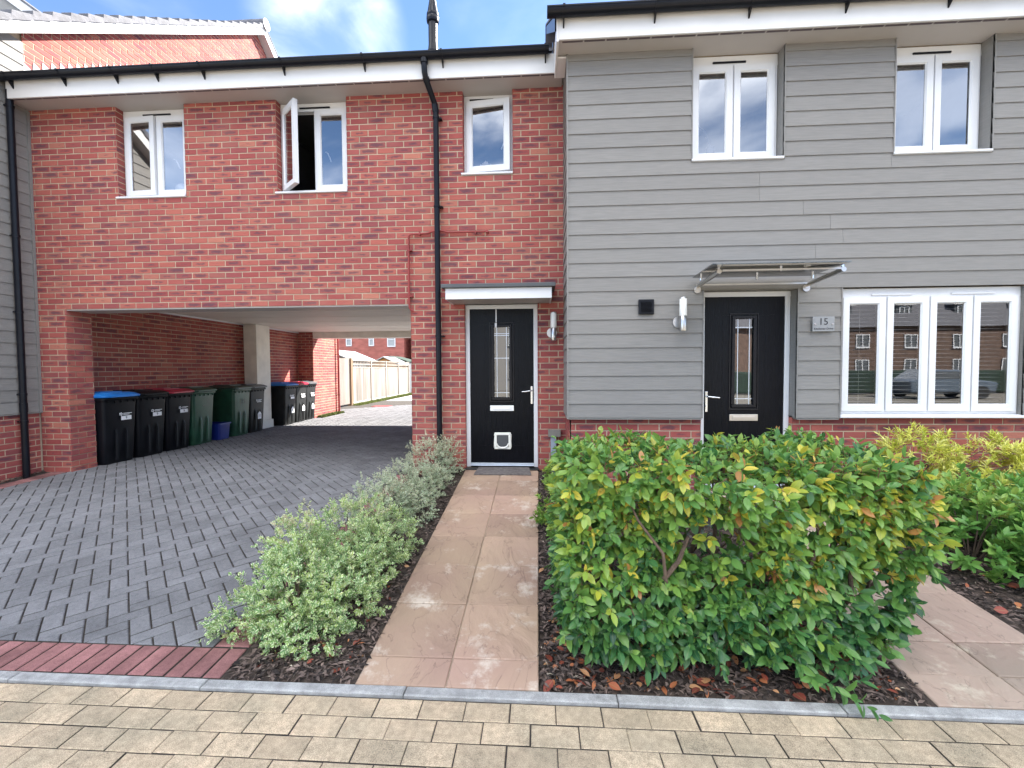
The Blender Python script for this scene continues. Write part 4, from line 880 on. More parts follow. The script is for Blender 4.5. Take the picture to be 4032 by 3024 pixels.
# ------------------------------------------------------------ bins
def rring(cx, cy, w_, d_, r_, z, n_=4):
    pts = []
    for (sx, sy, a0) in ((1, -1, -90), (1, 1, 0), (-1, 1, 90), (-1, -1, 180)):
        for i in range(n_ + 1):
            a_ = R(a0 + 90 * i / n_); pts.append((cx + sx * (w_ / 2 - r_) + r_ * math.cos(a_), cy + sy * (d_ / 2 - r_) + r_ * math.sin(a_), z))
    return pts
def loft(mb, rings, cap=True):
    n_ = len(rings[0])
    for a_, b_ in zip(rings, rings[1:]):
        for i in range(n_): j = (i + 1) % n_; mb.poly([a_[i], a_[j], b_[j], b_[i]])
    if cap: mb.poly(rings[0][::-1]); mb.poly(rings[-1])
def make_bin(body, lid, label):
    """local: front faces +X, origin at the floor centre of the front edge... x from -.60 to 0"""
    t = thing('wheelie_bin', label, 'bin', (0, 0, 0), 'wheelie bins lined up along the covered drive')
    mb = MB()      # x depth, y width
    prof = [(0.0, .50, .44, .0), (.03, .52, .46, .0), (.40, .56, .485, .0), (.80, .595, .515, .004), (.93, .61, .53, .006)]
    loft(mb, [rring(-.30 + d_ * .0 + .0, 0, a_, b_, .045, z) for z, a_, b_, d_ in prof])
    for sy in (-.08, .08): mb.hexa([(-.012, sy - .022, .05), (.004, sy - .020, .05), (.004, sy + .020, .05), (-.012, sy + .022, .05), (-.004, sy - .014, .50), (.010, sy - .010, .44), (.010, sy + .010, .44), (-.004, sy + .014, .50)])
    b_ = mb.build('body', body, t, smooth=True)
    mb = MB(); loft(mb, [rring(-.30, 0, .64, .555, .05, .915), rring(-.30, 0, .655, .57, .05, .925), rring(-.30, 0, .655, .57, .05, .955), rring(-.30, 0, .63, .55, .05, .965)])
    for sy in (-.2, -.1, 0, .1, .2): mb.box(-.03, .022, sy - .006, sy + .006, .885, .914)
    mb.build('rim', body, t, smooth=True)
    mb = MB(); loft(mb, [rring(-.285, 0, .67, .575, .05, .967), rring(-.285, 0, .68, .585, .05, .975), rring(-.285, 0, .68, .585, .05, .992), rring(-.30, 0, .60, .52, .06, 1.022), rring(-.31, 0, .50, .44, .06, 1.034)])
    mb.box(.02, .065, -.20, .20, .968, .982); mb.box(-.50, -.14, -.16, .16, 1.035, 1.046); mb.build('lid', lid, t, smooth=True)
    for sy in (-.23, .23): mb = MB(); mb.tube([(-.58, sy - .025, .10), (-.58, sy + .025, .10)], .10, 18); mb.build('wheel', 'tyre', t, smooth=True)
    mb = MB(); mb.tube([(-.63, -.24, .96), (-.69, -.24, .97), (-.69, .24, .97), (-.63, .24, .96)], .014, 8); mb.build('handle', body, t, smooth=True)
    return t
FACE = Matrix(((0, 0, 1, 0), (1, 0, 0, 0), (0, 1, 0, 0), (0, 0, 0, 1)))     # text XY -> YZ plane facing +X
def sticker(t, z, y, w_, h_, num, size, house=False, bars=True, ink='ink', plate=True):
    xf = .0165 if z > .6 else .0145
    if plate:
        mb = MB()
        if house:
            mb.prism([(xf, y - w_ / 2, z - h_ / 2), (xf, y + w_ / 2, z - h_ / 2), (xf, y + w_ / 2, z + h_ * .2), (xf, y + w_ * .3, z + h_ * .42), (xf, y, z + h_ * .55), (xf, y - w_ * .5, z + h_ * .2)], (.0015, 0, 0))
        else: mb.box(xf, xf + .0015, y - w_ / 2, y + w_ / 2, z - h_ / 2, z + h_ / 2)
        mb.build('sticker', 'sticker', t)
    if num: text(num, size, ink, 'number', Matrix.Translation((xf + .0025, y, z - (.01 if house else 0))) @ FACE, t)
    if bars:
        mb = MB(); zt = z + h_ / 2 + .026
        mb.box(xf, xf + .001, y - .045, y + w_ / 2 + .01, zt + .006, zt + .015); mb.box(xf, xf + .001, y - .045, y + w_ * .32, zt - .012, zt - .004)
        for k in range(5): a_ = k * 1.2566; mb.box(xf, xf + .001, y - .082 + .018 * math.cos(a_) - .009, y - .082 + .018 * math.cos(a_) + .009, zt + .004 + .016 * math.sin(a_) - .006, zt + .004 + .016 * math.sin(a_) + .006)
        mb.build('emblem', 'sticker', t)
FZ = -.125
def place(t, y, x=.035, rz=0, s=1.0):
    t.location = (x, y, FZ); t.rotation_euler.z = rz; t.scale = (1, s, 1)
specs = [('bin_black', 'lid_blue', 'black wheelie bin with a bright blue lid right behind the brick pillar', .60, '9', None, 0),
         ('bin_black', 'bin_black', 'all black wheelie bin between the nearer blue lid and the red lid', 1.13, '9', None, 0),
         ('bin_black', 'lid_red', 'black wheelie bin with a bright red lid beside a green bin', 1.66, '9', None, 0),
         ('bin_green', 'bin_green', 'green wheelie bin between the red lidded bin and the small blue box', 2.20, None, None, 0),
         ('bin_green', 'lid_dark_green', 'green wheelie bin with number 15 in black on its front', 3.24, None, '15', 0),
         ('bin_charcoal', 'lid_grey', 'dark grey wheelie bin numbered 11 touching the white column', 3.74, '11', None, 1),
         ('bin_charcoal', 'lid_blue', 'dark wheelie bin with a blue lid just behind the white column', 4.98, '11', None, 2),
         ('bin_charcoal', 'lid_red', 'dark wheelie bin with a crimson lid between two others in the sunlight', 5.54, '11', None, 2),
         ('bin_charcoal', 'lid_grey', 'dark wheelie bin with a grey lid against the sunlit brick pier', 6.08, '11', None, 2)]
for bd, ld, lb, y, num, big, mode in specs:
    t = make_bin(bd, ld, lb)
    if mode == 0 and num: sticker(t, .655, .06, .16, .06, num, .055)
    if mode == 0 and not num and not big:
        mb = MB(); mb.box(.0165, .018, -.06, .09, .70, .712); mb.build('emblem', 'lid_dark_green', t)
    if big: text('15', .13, 'ink', 'number', Matrix.Translation((.018, .0, .70)) @ FACE, t)
    if mode == 1: sticker(t, .36, .02, .12, .16, '11', .09, house=True, bars=False); sticker(t, .655, .02, .15, .012, None, 0, bars=True)
    if mode == 2: sticker(t, .36, .04, .12, .15, '11', .09, house=True, bars=False); sticker(t, .66, .04, .16, .05, None, 0, bars=True)
    place(t, y, .03 if y < 4.5 else .06 - (y - 4.9) * .06)
t = thing('recycling_box', 'low dark blue recycling box between two green wheelie bins', 'box', (-.10, 2.72, FZ))
mb = MB(); R0 = [rring(-.17, 2.72, .36, .27, .03, FZ + .002), rring(-.17, 2.72, .40, .31, .03, FZ + .30)]; loft(mb, R0, cap=False); mb.poly(R0[0][::-1]); mb.build('tub', 'box_blue', t, smooth=True)
mb = MB(); a_ = rring(-.17, 2.72, .43, .34, .03, FZ + .295); b_ = rring(-.17, 2.72, .43, .34, .03, FZ + .32); c_ = rring(-.17, 2.72, .395, .305, .03, FZ + .32); loft(mb, [a_, b_, c_], cap=False); mb.build('rim', 'box_blue', t)

# ------------------------------------------------------------ beyond the arch
FNC = thing('board_fence', 'sunlit board fence with a trellis top beside the rear lane', 'fence', (-.9, 14, -.13))
def fboards(x, y0_, y1_, z0_, z1_, name, dy=.125, m='fence_wood', parent=None, thick=.03):
    mb = MB(); y = y0_
    while y < y1_:
        c = (random.random(),) * 3; d_ = random.uniform(0, .006); mb.hexa([(x - thick, y, z0_), (x + d_, y + .004, z0_), (x + d_ + .012, y + dy - .012, z0_), (x - thick, y + dy - .012, z0_), (x - thick, y, z1_), (x + d_, y + .004, z1_), (x + d_ + .012, y + dy - .012, z1_), (x - thick, y + dy - .012, z1_)], c=c); y += dy
    return mb.build(name, m, parent)
fboards(-.9, 10.72, 17.9, -.02, 1.28, 'board_panel', parent=FNC)
mb = MB(); mb.box(-.92, -.885, 10.72, 17.9, -.14, -.02); mb.build('gravel_board', 'concrete_far', FNC)
for y in (12.6, 14.4, 16.2, 17.92): mb = MB(); mb.box(-.96, -.86, y - .05, y + .05, -.14, 1.62); mb.build('post', 'fence_wood', FNC)
mb = MB()
for z in (1.30, 1.43, 1.58): mb.box(-.905, -.88, 10.72, 17.87, z - .022, z + .022)
y = 10.8
while y < 17.8: mb.box(-.925, -.906, y - .018, y + .018, 1.30, 1.60); y += .15
mb.build('trellis', 'fence_wood', FNC)
GT = thing('wooden_gate', 'tall pale board gate between the rear downpipe and the brown post', 'gate', (-.9, 9.3, -.13))
fboards(-.905, 8.05, 10.50, -.06, 1.64, 'board_panel', .1, parent=GT)
mb = MB(); mb.box(-.99, -.84, 10.53, 10.70, -.14, 1.66); tag(mb.build('gate_post', 'post_wood', bevel=.005), 'thick brown timber post between board gate and trellis fence', 'post')
# grass strips
def tufts(name, n_, fx, fy, fz, h=.05, m='grass'):
    mb = MB()
    for i in range(n_):
        x, y = fx(), fy(); z = fz(x, y); a_ = random.uniform(0, 6.28); hh = h * random.uniform(.5, 1.3); wv = .006
        dx, dy = math.cos(a_) * wv, math.sin(a_) * wv; lx, ly = random.uniform(-.02, .02), random.uniform(-.02, .02)
        mb.poly([(x - dx, y - dy, z), (x + dx, y + dy, z), (x + lx, y + ly, z + hh)], c=(random.random(),) * 3)
    return tag(mb.build(name, m), kind='stuff')
tag(tufts('grass', 5000, lambda: random.uniform(-.06, .12), lambda: random.uniform(6.45, 7.8), lambda x, y: -.128, .07), 'sunlit grass growing along the foot of the rear brick wall', 'grass')
tag(tufts('grass', 7000, lambda: random.uniform(-.88, -.55), lambda: random.uniform(10.6, 18.6), lambda x, y: -.135, .09), 'strip of grass at the foot of the trellis fence', 'grass')
sheet('grass_strip', 'grass', [-.895, -.55], [10.6, 18.8], lambda x, y: -.126)
mb = MB(); mb.box(.1, .75, 10.0, 10.45, -.124, -.119); tag(mb.build('manhole_cover', 'red_pipe'), 'small square manhole cover on the sunlit rear lane', 'manhole cover')
# sheds
def shed(name, label, x0, x1, y0_, y1_, ze, zr, roofm, sidem):
    t = thing(name, label, 'shed', ((x0 + x1) / 2, y0_, -.14)); xm = (x0 + x1) / 2
    mb = MB(); mb.prism([(x0, y0_, -.14), (x1, y0_, -.14), (x1, y0_, ze), (xm, y0_, zr), (x0, y0_, ze)], (0, y1_ - y0_, 0)); mb.build('wall', sidem, t)
    for s_, xe in ((1, x0 - .08), (2, x1 + .08)):
        mb = MB(); mb.prism([(xm, y0_ - .1, zr + .03), (xe, y0_ - .1, ze - .03), (xe, y0_ - .1, ze + .02), (xm, y0_ - .1, zr + .08)], (0, y1_ - y0_ + .2, 0)); mb.build('roof', roofm, t)
    return t
shed('garden_shed', 'dark shed with a pale grey pitched roof behind the gate', -4.7, -2.45, 14.2, 17.2, 1.66, 2.1, 'shed_roof', 'shed_side')
shed('garden_shed', 'low shed with a dark green felt roof behind the trellis', -3.0, -1.2, 18.5, 20.5, 1.68, 1.9, 'green_felt', 'shed_side')
sh = shed('garden_shed', 'small shed with orange timber edges at the far end of the fence', -2.3, -.95, 16.2, 17.8, 1.50, 1.80, 'shed_roof', 'orange_wood')
FF = thing('board_fence', 'far grey board fence with orange trellis beyond the bush', 'fence', (1, 27, -.14))
mb = MB(); x = -3.4
while x < 6: mb.box(x, x + .13, 27, 27.03, -.1, 1.25, c=(random.random(),) * 3); x += .14
mb.build('board_panel', 'fence_wood', FF)
mb = MB(); mb.box(-3.4, 6, 27, 27.03, 1.55, 1.6); mb.box(-3.4, 6, 27, 27.03, 1.27, 1.32)
x = -3.4
while x < 6: mb.box(x, x + .05, 27.031, 27.05, 1.3, 1.6); x += .3
mb.build('trellis', 'orange_wood', FF)
# far terrace
FH = thing('brick_house', 'far red brick house with small white windows seen through the arch', 'house', (-6, 28, 0))
mb = MB(); mb.box(-18, -4.25, 28, 36, -.3, 5.4); mb.build('wall', 'far_brick', FH)
mb = MB(); mb.prism([(-18.2, 27.6, 5.4), (-18.2, 32, 8.6), (-18.2, 36.4, 5.4)], (14.1, 0, 0)); mb.build('roof', 'roof_tile', FH)
for x0, x1, z0_, z1_ in ((-8.86, -8.40, 3.06, 4.1), (-7.04, -6.62, 3.05, 4.1), (-5.57, -4.92, 2.97, 4.1), (-12, -11.2, 3, 4.1)):
    mb = MB(); rect_frame(mb, x0, x1, z0_, z1_, .07, 27.95, 27.99, wb=.09); mb.box(x0 + .07, x1 - .07, 27.955, 27.985, (z0_ + z1_) / 2 - .02, (z0_ + z1_) / 2 + .02); wq = mb.build('window', 'upvc', FH)
    mb = MB(); mb.box(x0 + .07, x1 - .07, 27.986, 27.995, z0_ + .09, z1_ - .07); mb.build('pane', 'plate_grey', wq)
FH2 = thing('brick_house', 'far brick house beyond a dark gap, mostly hidden by the arch', 'house', (2, 28, 0))
mb = MB(); mb.box(-3.55, 12, 28, 36, -.3, 5.4); mb.build('wall', 'far_brick', FH2)
mb = MB(); mb.prism([(-3.7, 27.6, 5.4), (-3.7, 32, 8.6), (-3.7, 36.4, 5.4)], (15.9, 0, 0)); mb.build('roof', 'roof_tile', FH2)
mb = MB(); mb.box(-4.6, -3.2, 34, 34.1, -.3, 5.3); mb.build('gap_panel', 'room_dark', FH2)  # near-black panel closing the gap between the two far houses

# ------------------------------------------------------------ foliage
def leaf_template(nseg=4, fold=.25, droop=.18, shape=(0, .72, 1, .66, 0)):
    """11-vertex folded leaf along +X, width unit 1 (half width .5), length 1. returns verts, faces, uv"""
    t = np.linspace(0, 1, nseg + 1); V = []; UV = []
    mid = []; lf = []; rt = []
    for i, (tt, w_) in enumerate(zip(t, shape)):
        z = -droop * tt * tt; mid.append(len(V)); V.append((tt, 0, z)); UV.append((0, tt))
        if 0 < i < nseg:
            lf.append(len(V)); V.append((tt, .5 * w_, z + fold * .5 * w_)); UV.append((1, tt)); rt.append(len(V)); V.append((tt, -.5 * w_, z + fold * .5 * w_)); UV.append((-1, tt))
    F = []
    for S, rev in ((lf, False), (rt, True)):
        q = [(mid[0], mid[1], S[0])]
        for i in range(len(S) - 1): q.append((mid[i + 1], mid[i + 2], S[i + 1], S[i]))
        q.append((mid[-2], mid[-1], S[-1]))
        F += [tuple(reversed(x)) for x in q] if rev else q
    return np.array(V), F, np.array(UV)
T11 = leaf_template(shape=(0, .82, 1, .74, 0)); T6 = leaf_template(2, .3, .12, (0, 1, 0))
def leaves_mesh(name, m, P, D, Nn, Ln, Wd, Cc, tmpl=T11, parent=None):
    V, F, UV = tmpl; n_ = len(P); D = D / np.linalg.norm(D, axis=1)[:, None]; Y = np.cross(Nn, D); Y /= (np.linalg.norm(Y, axis=1)[:, None] + 1e-9); Z = np.cross(D, Y)
    X = P[:, None, :] + V[None, :, 0:1] * Ln[:, None, None] * D[:, None, :] + V[None, :, 1:2] * Wd[:, None, None] * Y[:, None, :] + V[None, :, 2:3] * (Ln[:, None, None] * .6) * Z[:, None, :]
    X = X.reshape(-1, 3); nv = len(V)
    loops = [i for f in F for i in f]; lt = [len(f) for f in F]
    L_ = (np.array(loops)[None, :] + (np.arange(n_) * nv)[:, None]).ravel()
    tot = np.tile(lt, n_); st = np.concatenate([[0], np.cumsum(tot)[:-1]])
    me = bpy.data.meshes.new(name); me.vertices.add(len(X)); me.vertices.foreach_set('co', X.ravel().astype(np.float32)); me.loops.add(len(L_)); me.loops.foreach_set('vertex_index', L_.astype(np.int32))
    me.polygons.add(len(tot)); me.polygons.foreach_set('loop_start', st.astype(np.int32)); me.polygons.foreach_set('loop_total', tot.astype(np.int32)); me.update(calc_edges=True)
    uv = me.uv_layers.new(name='UVMap'); uv.data.foreach_set('uv', np.tile(UV[loops].ravel(), n_).astype(np.float32))
    ca_ = me.color_attributes.new('rnd', 'FLOAT_COLOR', 'CORNER'); cc = np.ones((n_, len(loops), 4), np.float32); cc[:, :, :3] = Cc[:, None, :]; ca_.data.foreach_set('color', cc.ravel())
    me.polygons.foreach_set('use_smooth', [True] * len(tot)); me.materials.append(MATS[m]); me.validate()
    o = bpy.data.objects.new(name, me); col.objects.link(o)
    if parent is not None: adopt(o, parent)
    return o
def nrm(v): return v / (np.linalg.norm(v, axis=-1, keepdims=True) + 1e-9)
def shoots(C, Dr, nl, slen, ll, lw, spread=1.0, droop=.3, colour=None, tip=True):
    """leaves around short shoots: C base points, Dr directions"""
    P = []; D = []; Nn = []; Ls = []; Ws = []; Cs = []
    for c, d, in zip(C, Dr):
        d = d / np.linalg.norm(d); u = np.cross(d, (0.2, .3, .93)); u /= np.linalg.norm(u); v = np.cross(d, u); ph = rng.uniform(0, 6.28); base = colour(c) if colour else rng.uniform(0, 1)
        k = int(nl * rng.uniform(.7, 1.3)) + 1; sl = slen * rng.uniform(.6, 1.3)
        for i in range(k):
            f = (i + .5) / k; an = ph + i * 2.4; rad = u * math.cos(an) + v * math.sin(an)
            p = c + d * sl * f; dd = rad * spread * (1.15 - .7 * f) + d * (.35 + .8 * f) + np.array((0, 0, -droop)) * rng.uniform(.2, 1.4) + rng.normal(0, .12, 3)
            nn = d * 1.0 - rad * .35 + np.array((0, 0, .55)) + rng.normal(0, .25, 3)
            P.append(p); D.append(dd); Nn.append(nn); l_ = ll * rng.uniform(.45, 1.3) * (1 - .25 * abs(f - .4)); Ls.append(l_); Ws.append(l_ * lw * rng.uniform(.85, 1.15)); Cs.append((min(1, max(0, base + rng.normal(0, .10))), rng.uniform(), rng.uniform()))
    return [np.array(a_) for a_ in (P, D, Nn, Ls, Ws, Cs)]
def twigs(mb, C, Dr, ln, r_=.0016, frac=1.0):
    for c, d in zip(C, Dr):
        if rng.uniform() > frac: continue
        d = d / np.linalg.norm(d); mb.tube([tuple(c - d * ln * .6), tuple(c + d * ln)], [r_ * 1.3, r_ * .8], 4, cap=False)

# laurel hedge
HG = thing('laurel_hedge', 'clipped laurel hedge with green and yellow leaves between the two stone paths', 'hedge', (7.3, -2.8, -.3))
hx0, hx1, hy0, hy1 = 6.33, 8.12, -3.24, -2.38
def top_z(x, y): return .69 + .02 * math.sin(x * 5) + .03 * math.sin(x * 11 + y * 4) - .11 * max(0, x - 7.7)
C = []; Dr = []
ctr = np.array((7.28, -2.8, .2)); tries = 0
while len(C) < 2150 and tries < 60000:
    tries += 1
    u_ = rng.uniform(); 
    x = rng.uniform(hx0, hx1); y = rng.uniform(hy0, hy1); tz = top_z(x, y); z = rng.uniform(-.24, tz)
    if u_ < .52: y = hy0 + abs(rng.normal(0, .055)); nrm_ = np.array((0, -1, .15))
    elif u_ < .72: z = tz - abs(rng.normal(0, .04)); nrm_ = np.array((0, -.1, 1))
    elif u_ < .81: x = hx0 + abs(rng.normal(0, .05)); nrm_ = np.array((-1, -.2, .2))
    elif u_ < .90: x = hx1 - abs(rng.normal(0, .06)); nrm_ = np.array((1, -.2, .1))
    elif u_ < .95: y = hy1 - abs(rng.normal(0, .06)); nrm_ = np.array((0, 1, .2))
    else: nrm_ = rng.normal(0, 1, 3) + np.array((0, -.5, .2))
    # surface bulges
    b_ = .05 * math.sin(x * 6.1 + z * 3) + .04 * math.sin(z * 8 + x * 2.2)
    if nrm_[1] == -1: y -= b_ + .03 * math.sin(x * 3); 
    # underside rises at the left, skirt at the right
    low = -.27 + .05 * math.sin(x * 7) + (.12 if x > 7.75 else 0) + .10 * max(0, 6.75 - x)
    if z < low: continue
    # right end narrows toward the bottom
    if x > 8.06 - .25 * max(0, .1 - z): continue
    # thin places where stems and the path behind show
    g1 = ((x - 7.02) / .20) ** 2 + ((z - .34) / .13) ** 2; g2 = ((x - 7.52) / .16) ** 2 + ((z - .38) / .13) ** 2; g3 = ((x - 6.55) / .07) ** 2 + ((z - .22) / .22) ** 2; g4 = ((x - 7.85) / .16) ** 2 + ((z - .10) / .14) ** 2
    if (g1 < 1 or g2 < 1) and rng.uniform() < .80: continue
    if (g3 < 1 or g4 < 1) and rng.uniform() < .7: continue
    C.append((x, y, z)); Dr.append(nrm_ + rng.normal(0, .38, 3) + np.array((0, 0, .12)))
C = np.array(C); Dr = np.array(Dr)
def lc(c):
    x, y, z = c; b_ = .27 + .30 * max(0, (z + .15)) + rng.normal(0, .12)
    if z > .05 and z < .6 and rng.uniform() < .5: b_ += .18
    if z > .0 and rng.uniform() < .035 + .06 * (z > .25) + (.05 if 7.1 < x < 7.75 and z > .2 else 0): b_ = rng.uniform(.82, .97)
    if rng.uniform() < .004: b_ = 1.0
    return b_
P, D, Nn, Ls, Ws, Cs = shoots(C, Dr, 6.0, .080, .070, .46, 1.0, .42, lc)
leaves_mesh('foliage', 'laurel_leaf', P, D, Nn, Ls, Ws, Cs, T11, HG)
mb = MB(); twigs(mb, C, Dr, .07, .0019, .75)
for i in range(46):      # clipped bare stem ends along the top
    x = rng.uniform(hx0 + .05, hx1 - .1); y = rng.uniform(hy0 + .05, hy1); z = top_z(x, y); mb.tube([(x, y, z - .10), (x + rng.normal(0, .01), y + rng.normal(0, .01), z + rng.uniform(.0, .045))], [.0035, .0028], 5)
mb.build('twig', 'twig_red', HG)
mb = MB()
for x, y, tx, ty in ((6.60, -2.98, -.10, -.14), (6.72, -2.7, .1, .06), (6.98, -2.85, .22, -.02), (7.10, -2.7, -.18, .05), (7.35, -2.95, .18, -.05), (7.52, -2.75, .22, .1), (7.66, -2.98, .16, -.1), (7.85, -2.8, .12, 0), (8.0, -2.9, .06, -.1), (6.85, -2.6, 0, .1), (7.3, -2.55, .1, .1)):
    zb = GB(x, y); p = [(x, y, zb - .03), (x + tx * .15, y + ty * .2, zb + .25), (x + tx * .5, y + ty * .5, zb + .55), (x + tx, y + ty, .42), (x + tx * 1.4, y + ty * 1.2, .62)]
    mb.tube(p, [.016, .0135, .011, .009, .005], 7)
    for k in range(7):
        a0 = p[1 + k % 3]; q = np.array((rng.uniform(-.26, .26), rng.uniform(-.24, .2), rng.uniform(.08, .34))); mb.tube([a0, tuple(np.array(a0) + q * .5 + rng.normal(0, .012, 3)), tuple(np.array(a0) + q)], [.008, .006, .003], 5)
for p in ([(6.80, -3.05, -.3), (6.76, -3.22, -.05), (6.80, -3.27, .14), (6.78, -3.28, .30), (6.66, -3.27, .46), (6.60, -3.20, .60)], [(6.79, -3.26, .16), (6.86, -3.27, .26), (6.92, -3.22, .36)], [(7.40, -3.0, -.3), (7.44, -3.18, .02), (7.52, -3.24, .26), (7.56, -3.22, .40), (7.50, -3.16, .58)], [(7.44, -3.18, .10), (7.30, -3.2, .28), (7.16, -3.16, .40), (7.02, -3.1, .5)], [(7.72, -3.0, -.25), (7.76, -3.16, .05), (7.72, -3.2, .30), (7.82, -3.14, .52)]):
    mb.tube(p, [.013, .012, .010, .008, .006, .004][:len(p)], 7)
mb.build('stem', 'bark_stem', HG, smooth=True)
# a low shoot creeping over the kerb
C2 = np.array([(7.50, -3.36, -.26), (7.55, -3.40, -.27), (7.60, -3.44, -.29), (7.46, -3.33, -.24), (7.58, -3.37, -.25)]); D2 = np.array([(.3, -1, .1), (.5, -1, 0), (.6, -1, -.1), (-.4, -1, .2), (.9, -.4, .3)])
P, D, Nn, Ls, Ws, Cs = shoots(C2, D2, 6, .08, .075, .40, 1, .2, lambda c: .35); sp_ = leaves_mesh('low_shoot', 'laurel_leaf', P, D, Nn, Ls, Ws, Cs, T11, HG)

def bush(name, label, cat, m, blobs, n_, nl, slen, ll, lw, tm=T6, colour=None, group=None, spread=1.0, droop=.15, up=.35, stem=True, power=.33):
    """blobs: list of (cx,cy,cz,rx,ry,rz)"""
    t = thing(name, label, cat, (blobs[0][0], blobs[0][1], blobs[0][2] - blobs[0][5]), group); C = []; Dr = []
    vol = np.array([b[3] * b[4] + b[3] * b[5] + b[4] * b[5] for b in blobs]); vol /= vol.sum()
    while len(C) < n_:
        b = blobs[rng.choice(len(blobs), p=vol)]; d = nrm(rng.normal(0, 1, 3)); 
        lumpy = 1 + .26 * math.sin(d[0] * 7 + b[0] * 9) * math.sin(d[2] * 6 + d[1] * 5 + b[1] * 5)
        r_ = rng.uniform(.45, 1) ** power * lumpy; c = np.array(b[:3]) + d * np.array(b[3:]) * r_
        if c[2] < b[2] - b[5] * .85: continue
        C.append(c); Dr.append(d / np.array(b[3:]) * .2 + np.array((0, 0, up)) + rng.normal(0, .3, 3))
    C = np.array(C); Dr = np.array(Dr)
    P, D, Nn, Ls, Ws, Cs = shoots(C, Dr, nl, slen, ll, lw, spread, droop, colour)
    leaves_mesh('foliage', m, P, D, Nn, Ls, Ws, Cs, tm, t)
    if stem:
        mb = MB()
        for b in blobs:
            for k in range(7):
                d = nrm(rng.normal(0, 1, 3)); d[2] = abs(d[2]); e = np.array(b[:3]) + d * np.array(b[3:]) * .8; b0 = blobs[0]; zb = b0[2] - b0[5] * 1.0; mb.tube([(b0[0], b0[1], zb), tuple((np.array((b0[0], b0[1], zb)) + e) / 2 + rng.normal(0, .02, 3)), tuple(e)], [.007, .005, .0025], 5)
        mb.build('stem', 'bark_stem', t)
    return t
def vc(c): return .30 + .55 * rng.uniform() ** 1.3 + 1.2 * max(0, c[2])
G1 = 'variegated shrubs between the drive and the path'
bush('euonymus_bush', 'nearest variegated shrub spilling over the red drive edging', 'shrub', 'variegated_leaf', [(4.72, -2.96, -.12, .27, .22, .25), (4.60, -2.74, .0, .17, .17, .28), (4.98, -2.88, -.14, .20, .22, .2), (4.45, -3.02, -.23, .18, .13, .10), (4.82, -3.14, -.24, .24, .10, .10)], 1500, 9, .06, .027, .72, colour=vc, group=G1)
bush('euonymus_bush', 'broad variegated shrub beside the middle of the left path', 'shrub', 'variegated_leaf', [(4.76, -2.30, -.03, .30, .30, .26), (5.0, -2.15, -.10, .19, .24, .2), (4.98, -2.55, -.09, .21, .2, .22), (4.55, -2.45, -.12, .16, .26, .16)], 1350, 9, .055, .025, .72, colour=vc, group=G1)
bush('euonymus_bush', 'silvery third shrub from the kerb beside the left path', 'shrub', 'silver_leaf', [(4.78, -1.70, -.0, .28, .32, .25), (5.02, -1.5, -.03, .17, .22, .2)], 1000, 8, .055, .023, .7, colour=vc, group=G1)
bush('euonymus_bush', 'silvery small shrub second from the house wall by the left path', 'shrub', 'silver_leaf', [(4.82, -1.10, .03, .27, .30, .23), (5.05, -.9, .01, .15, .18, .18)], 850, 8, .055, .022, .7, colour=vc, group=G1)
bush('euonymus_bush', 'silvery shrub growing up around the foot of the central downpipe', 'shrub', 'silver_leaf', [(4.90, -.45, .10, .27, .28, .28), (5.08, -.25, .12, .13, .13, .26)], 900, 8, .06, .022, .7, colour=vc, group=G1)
bush('low_shrub', 'low light green shrub at the edge of the left path behind the hedge', 'shrub', 'lime_leaf', [(6.38, -1.65, -.02, .20, .30, .14), (6.5, -1.1, .04, .22, .30, .16), (6.42, -.5, .06, .14, .22, .12)], 360, 8, .05, .05, .42, T11, colour=lambda c: rng.uniform(.2, .9))
bush('low_shrub', 'grey green feathery shrub glimpsed through the gap in the hedge', 'shrub', 'juniper_leaf', [(7.45, -1.5, .0, .42, .40, .22), (7.0, -1.2, 0, .3, .3, .2)], 620, 12, .09, .018, .35, colour=None)
bush('low_shrub', 'broad leafed green shrub beside the right path', 'shrub', 'green_leaf', [(9.42, -2.0, -.02, .36, .48, .30), (9.75, -2.35, -.06, .36, .36, .28), (9.95, -1.8, .04, .42, .45, .27), (10.4, -2.1, .03, .45, .5, .27), (9.3, -1.55, .0, .24, .3, .26)], 1000, 9, .06, .075, .42, T11, colour=lambda c: .25 + .5 * rng.uniform() + .25 * (c[2] > .1), droop=.05, up=.5)
bush('yellow_shrub', 'bright yellow feathery shrub under the wide white window', 'shrub', 'yellow_leaf', [(9.72, -1.12, .33, .26, .22, .27), (10.35, -1.15, .26, .42, .28, .24), (11.0, -1.2, .22, .45, .3, .22)], 640, 12, .08, .065, .22, T11, colour=lambda c: rng.uniform(.2, 1), droop=.05, up=.5)
bush('round_bush', 'yellow green bush at the end of the rear lane', 'bush', 'lime_leaf', [(-2.2, 24.2, .35, .9, .7, .8), (-2.3, 24.2, .9, .7, .6, .6), (-1.2, 24.3, .4, .9, .6, .7)], 1500, 9, .15, .11, .5, colour=lambda c: rng.uniform(.1, 1))

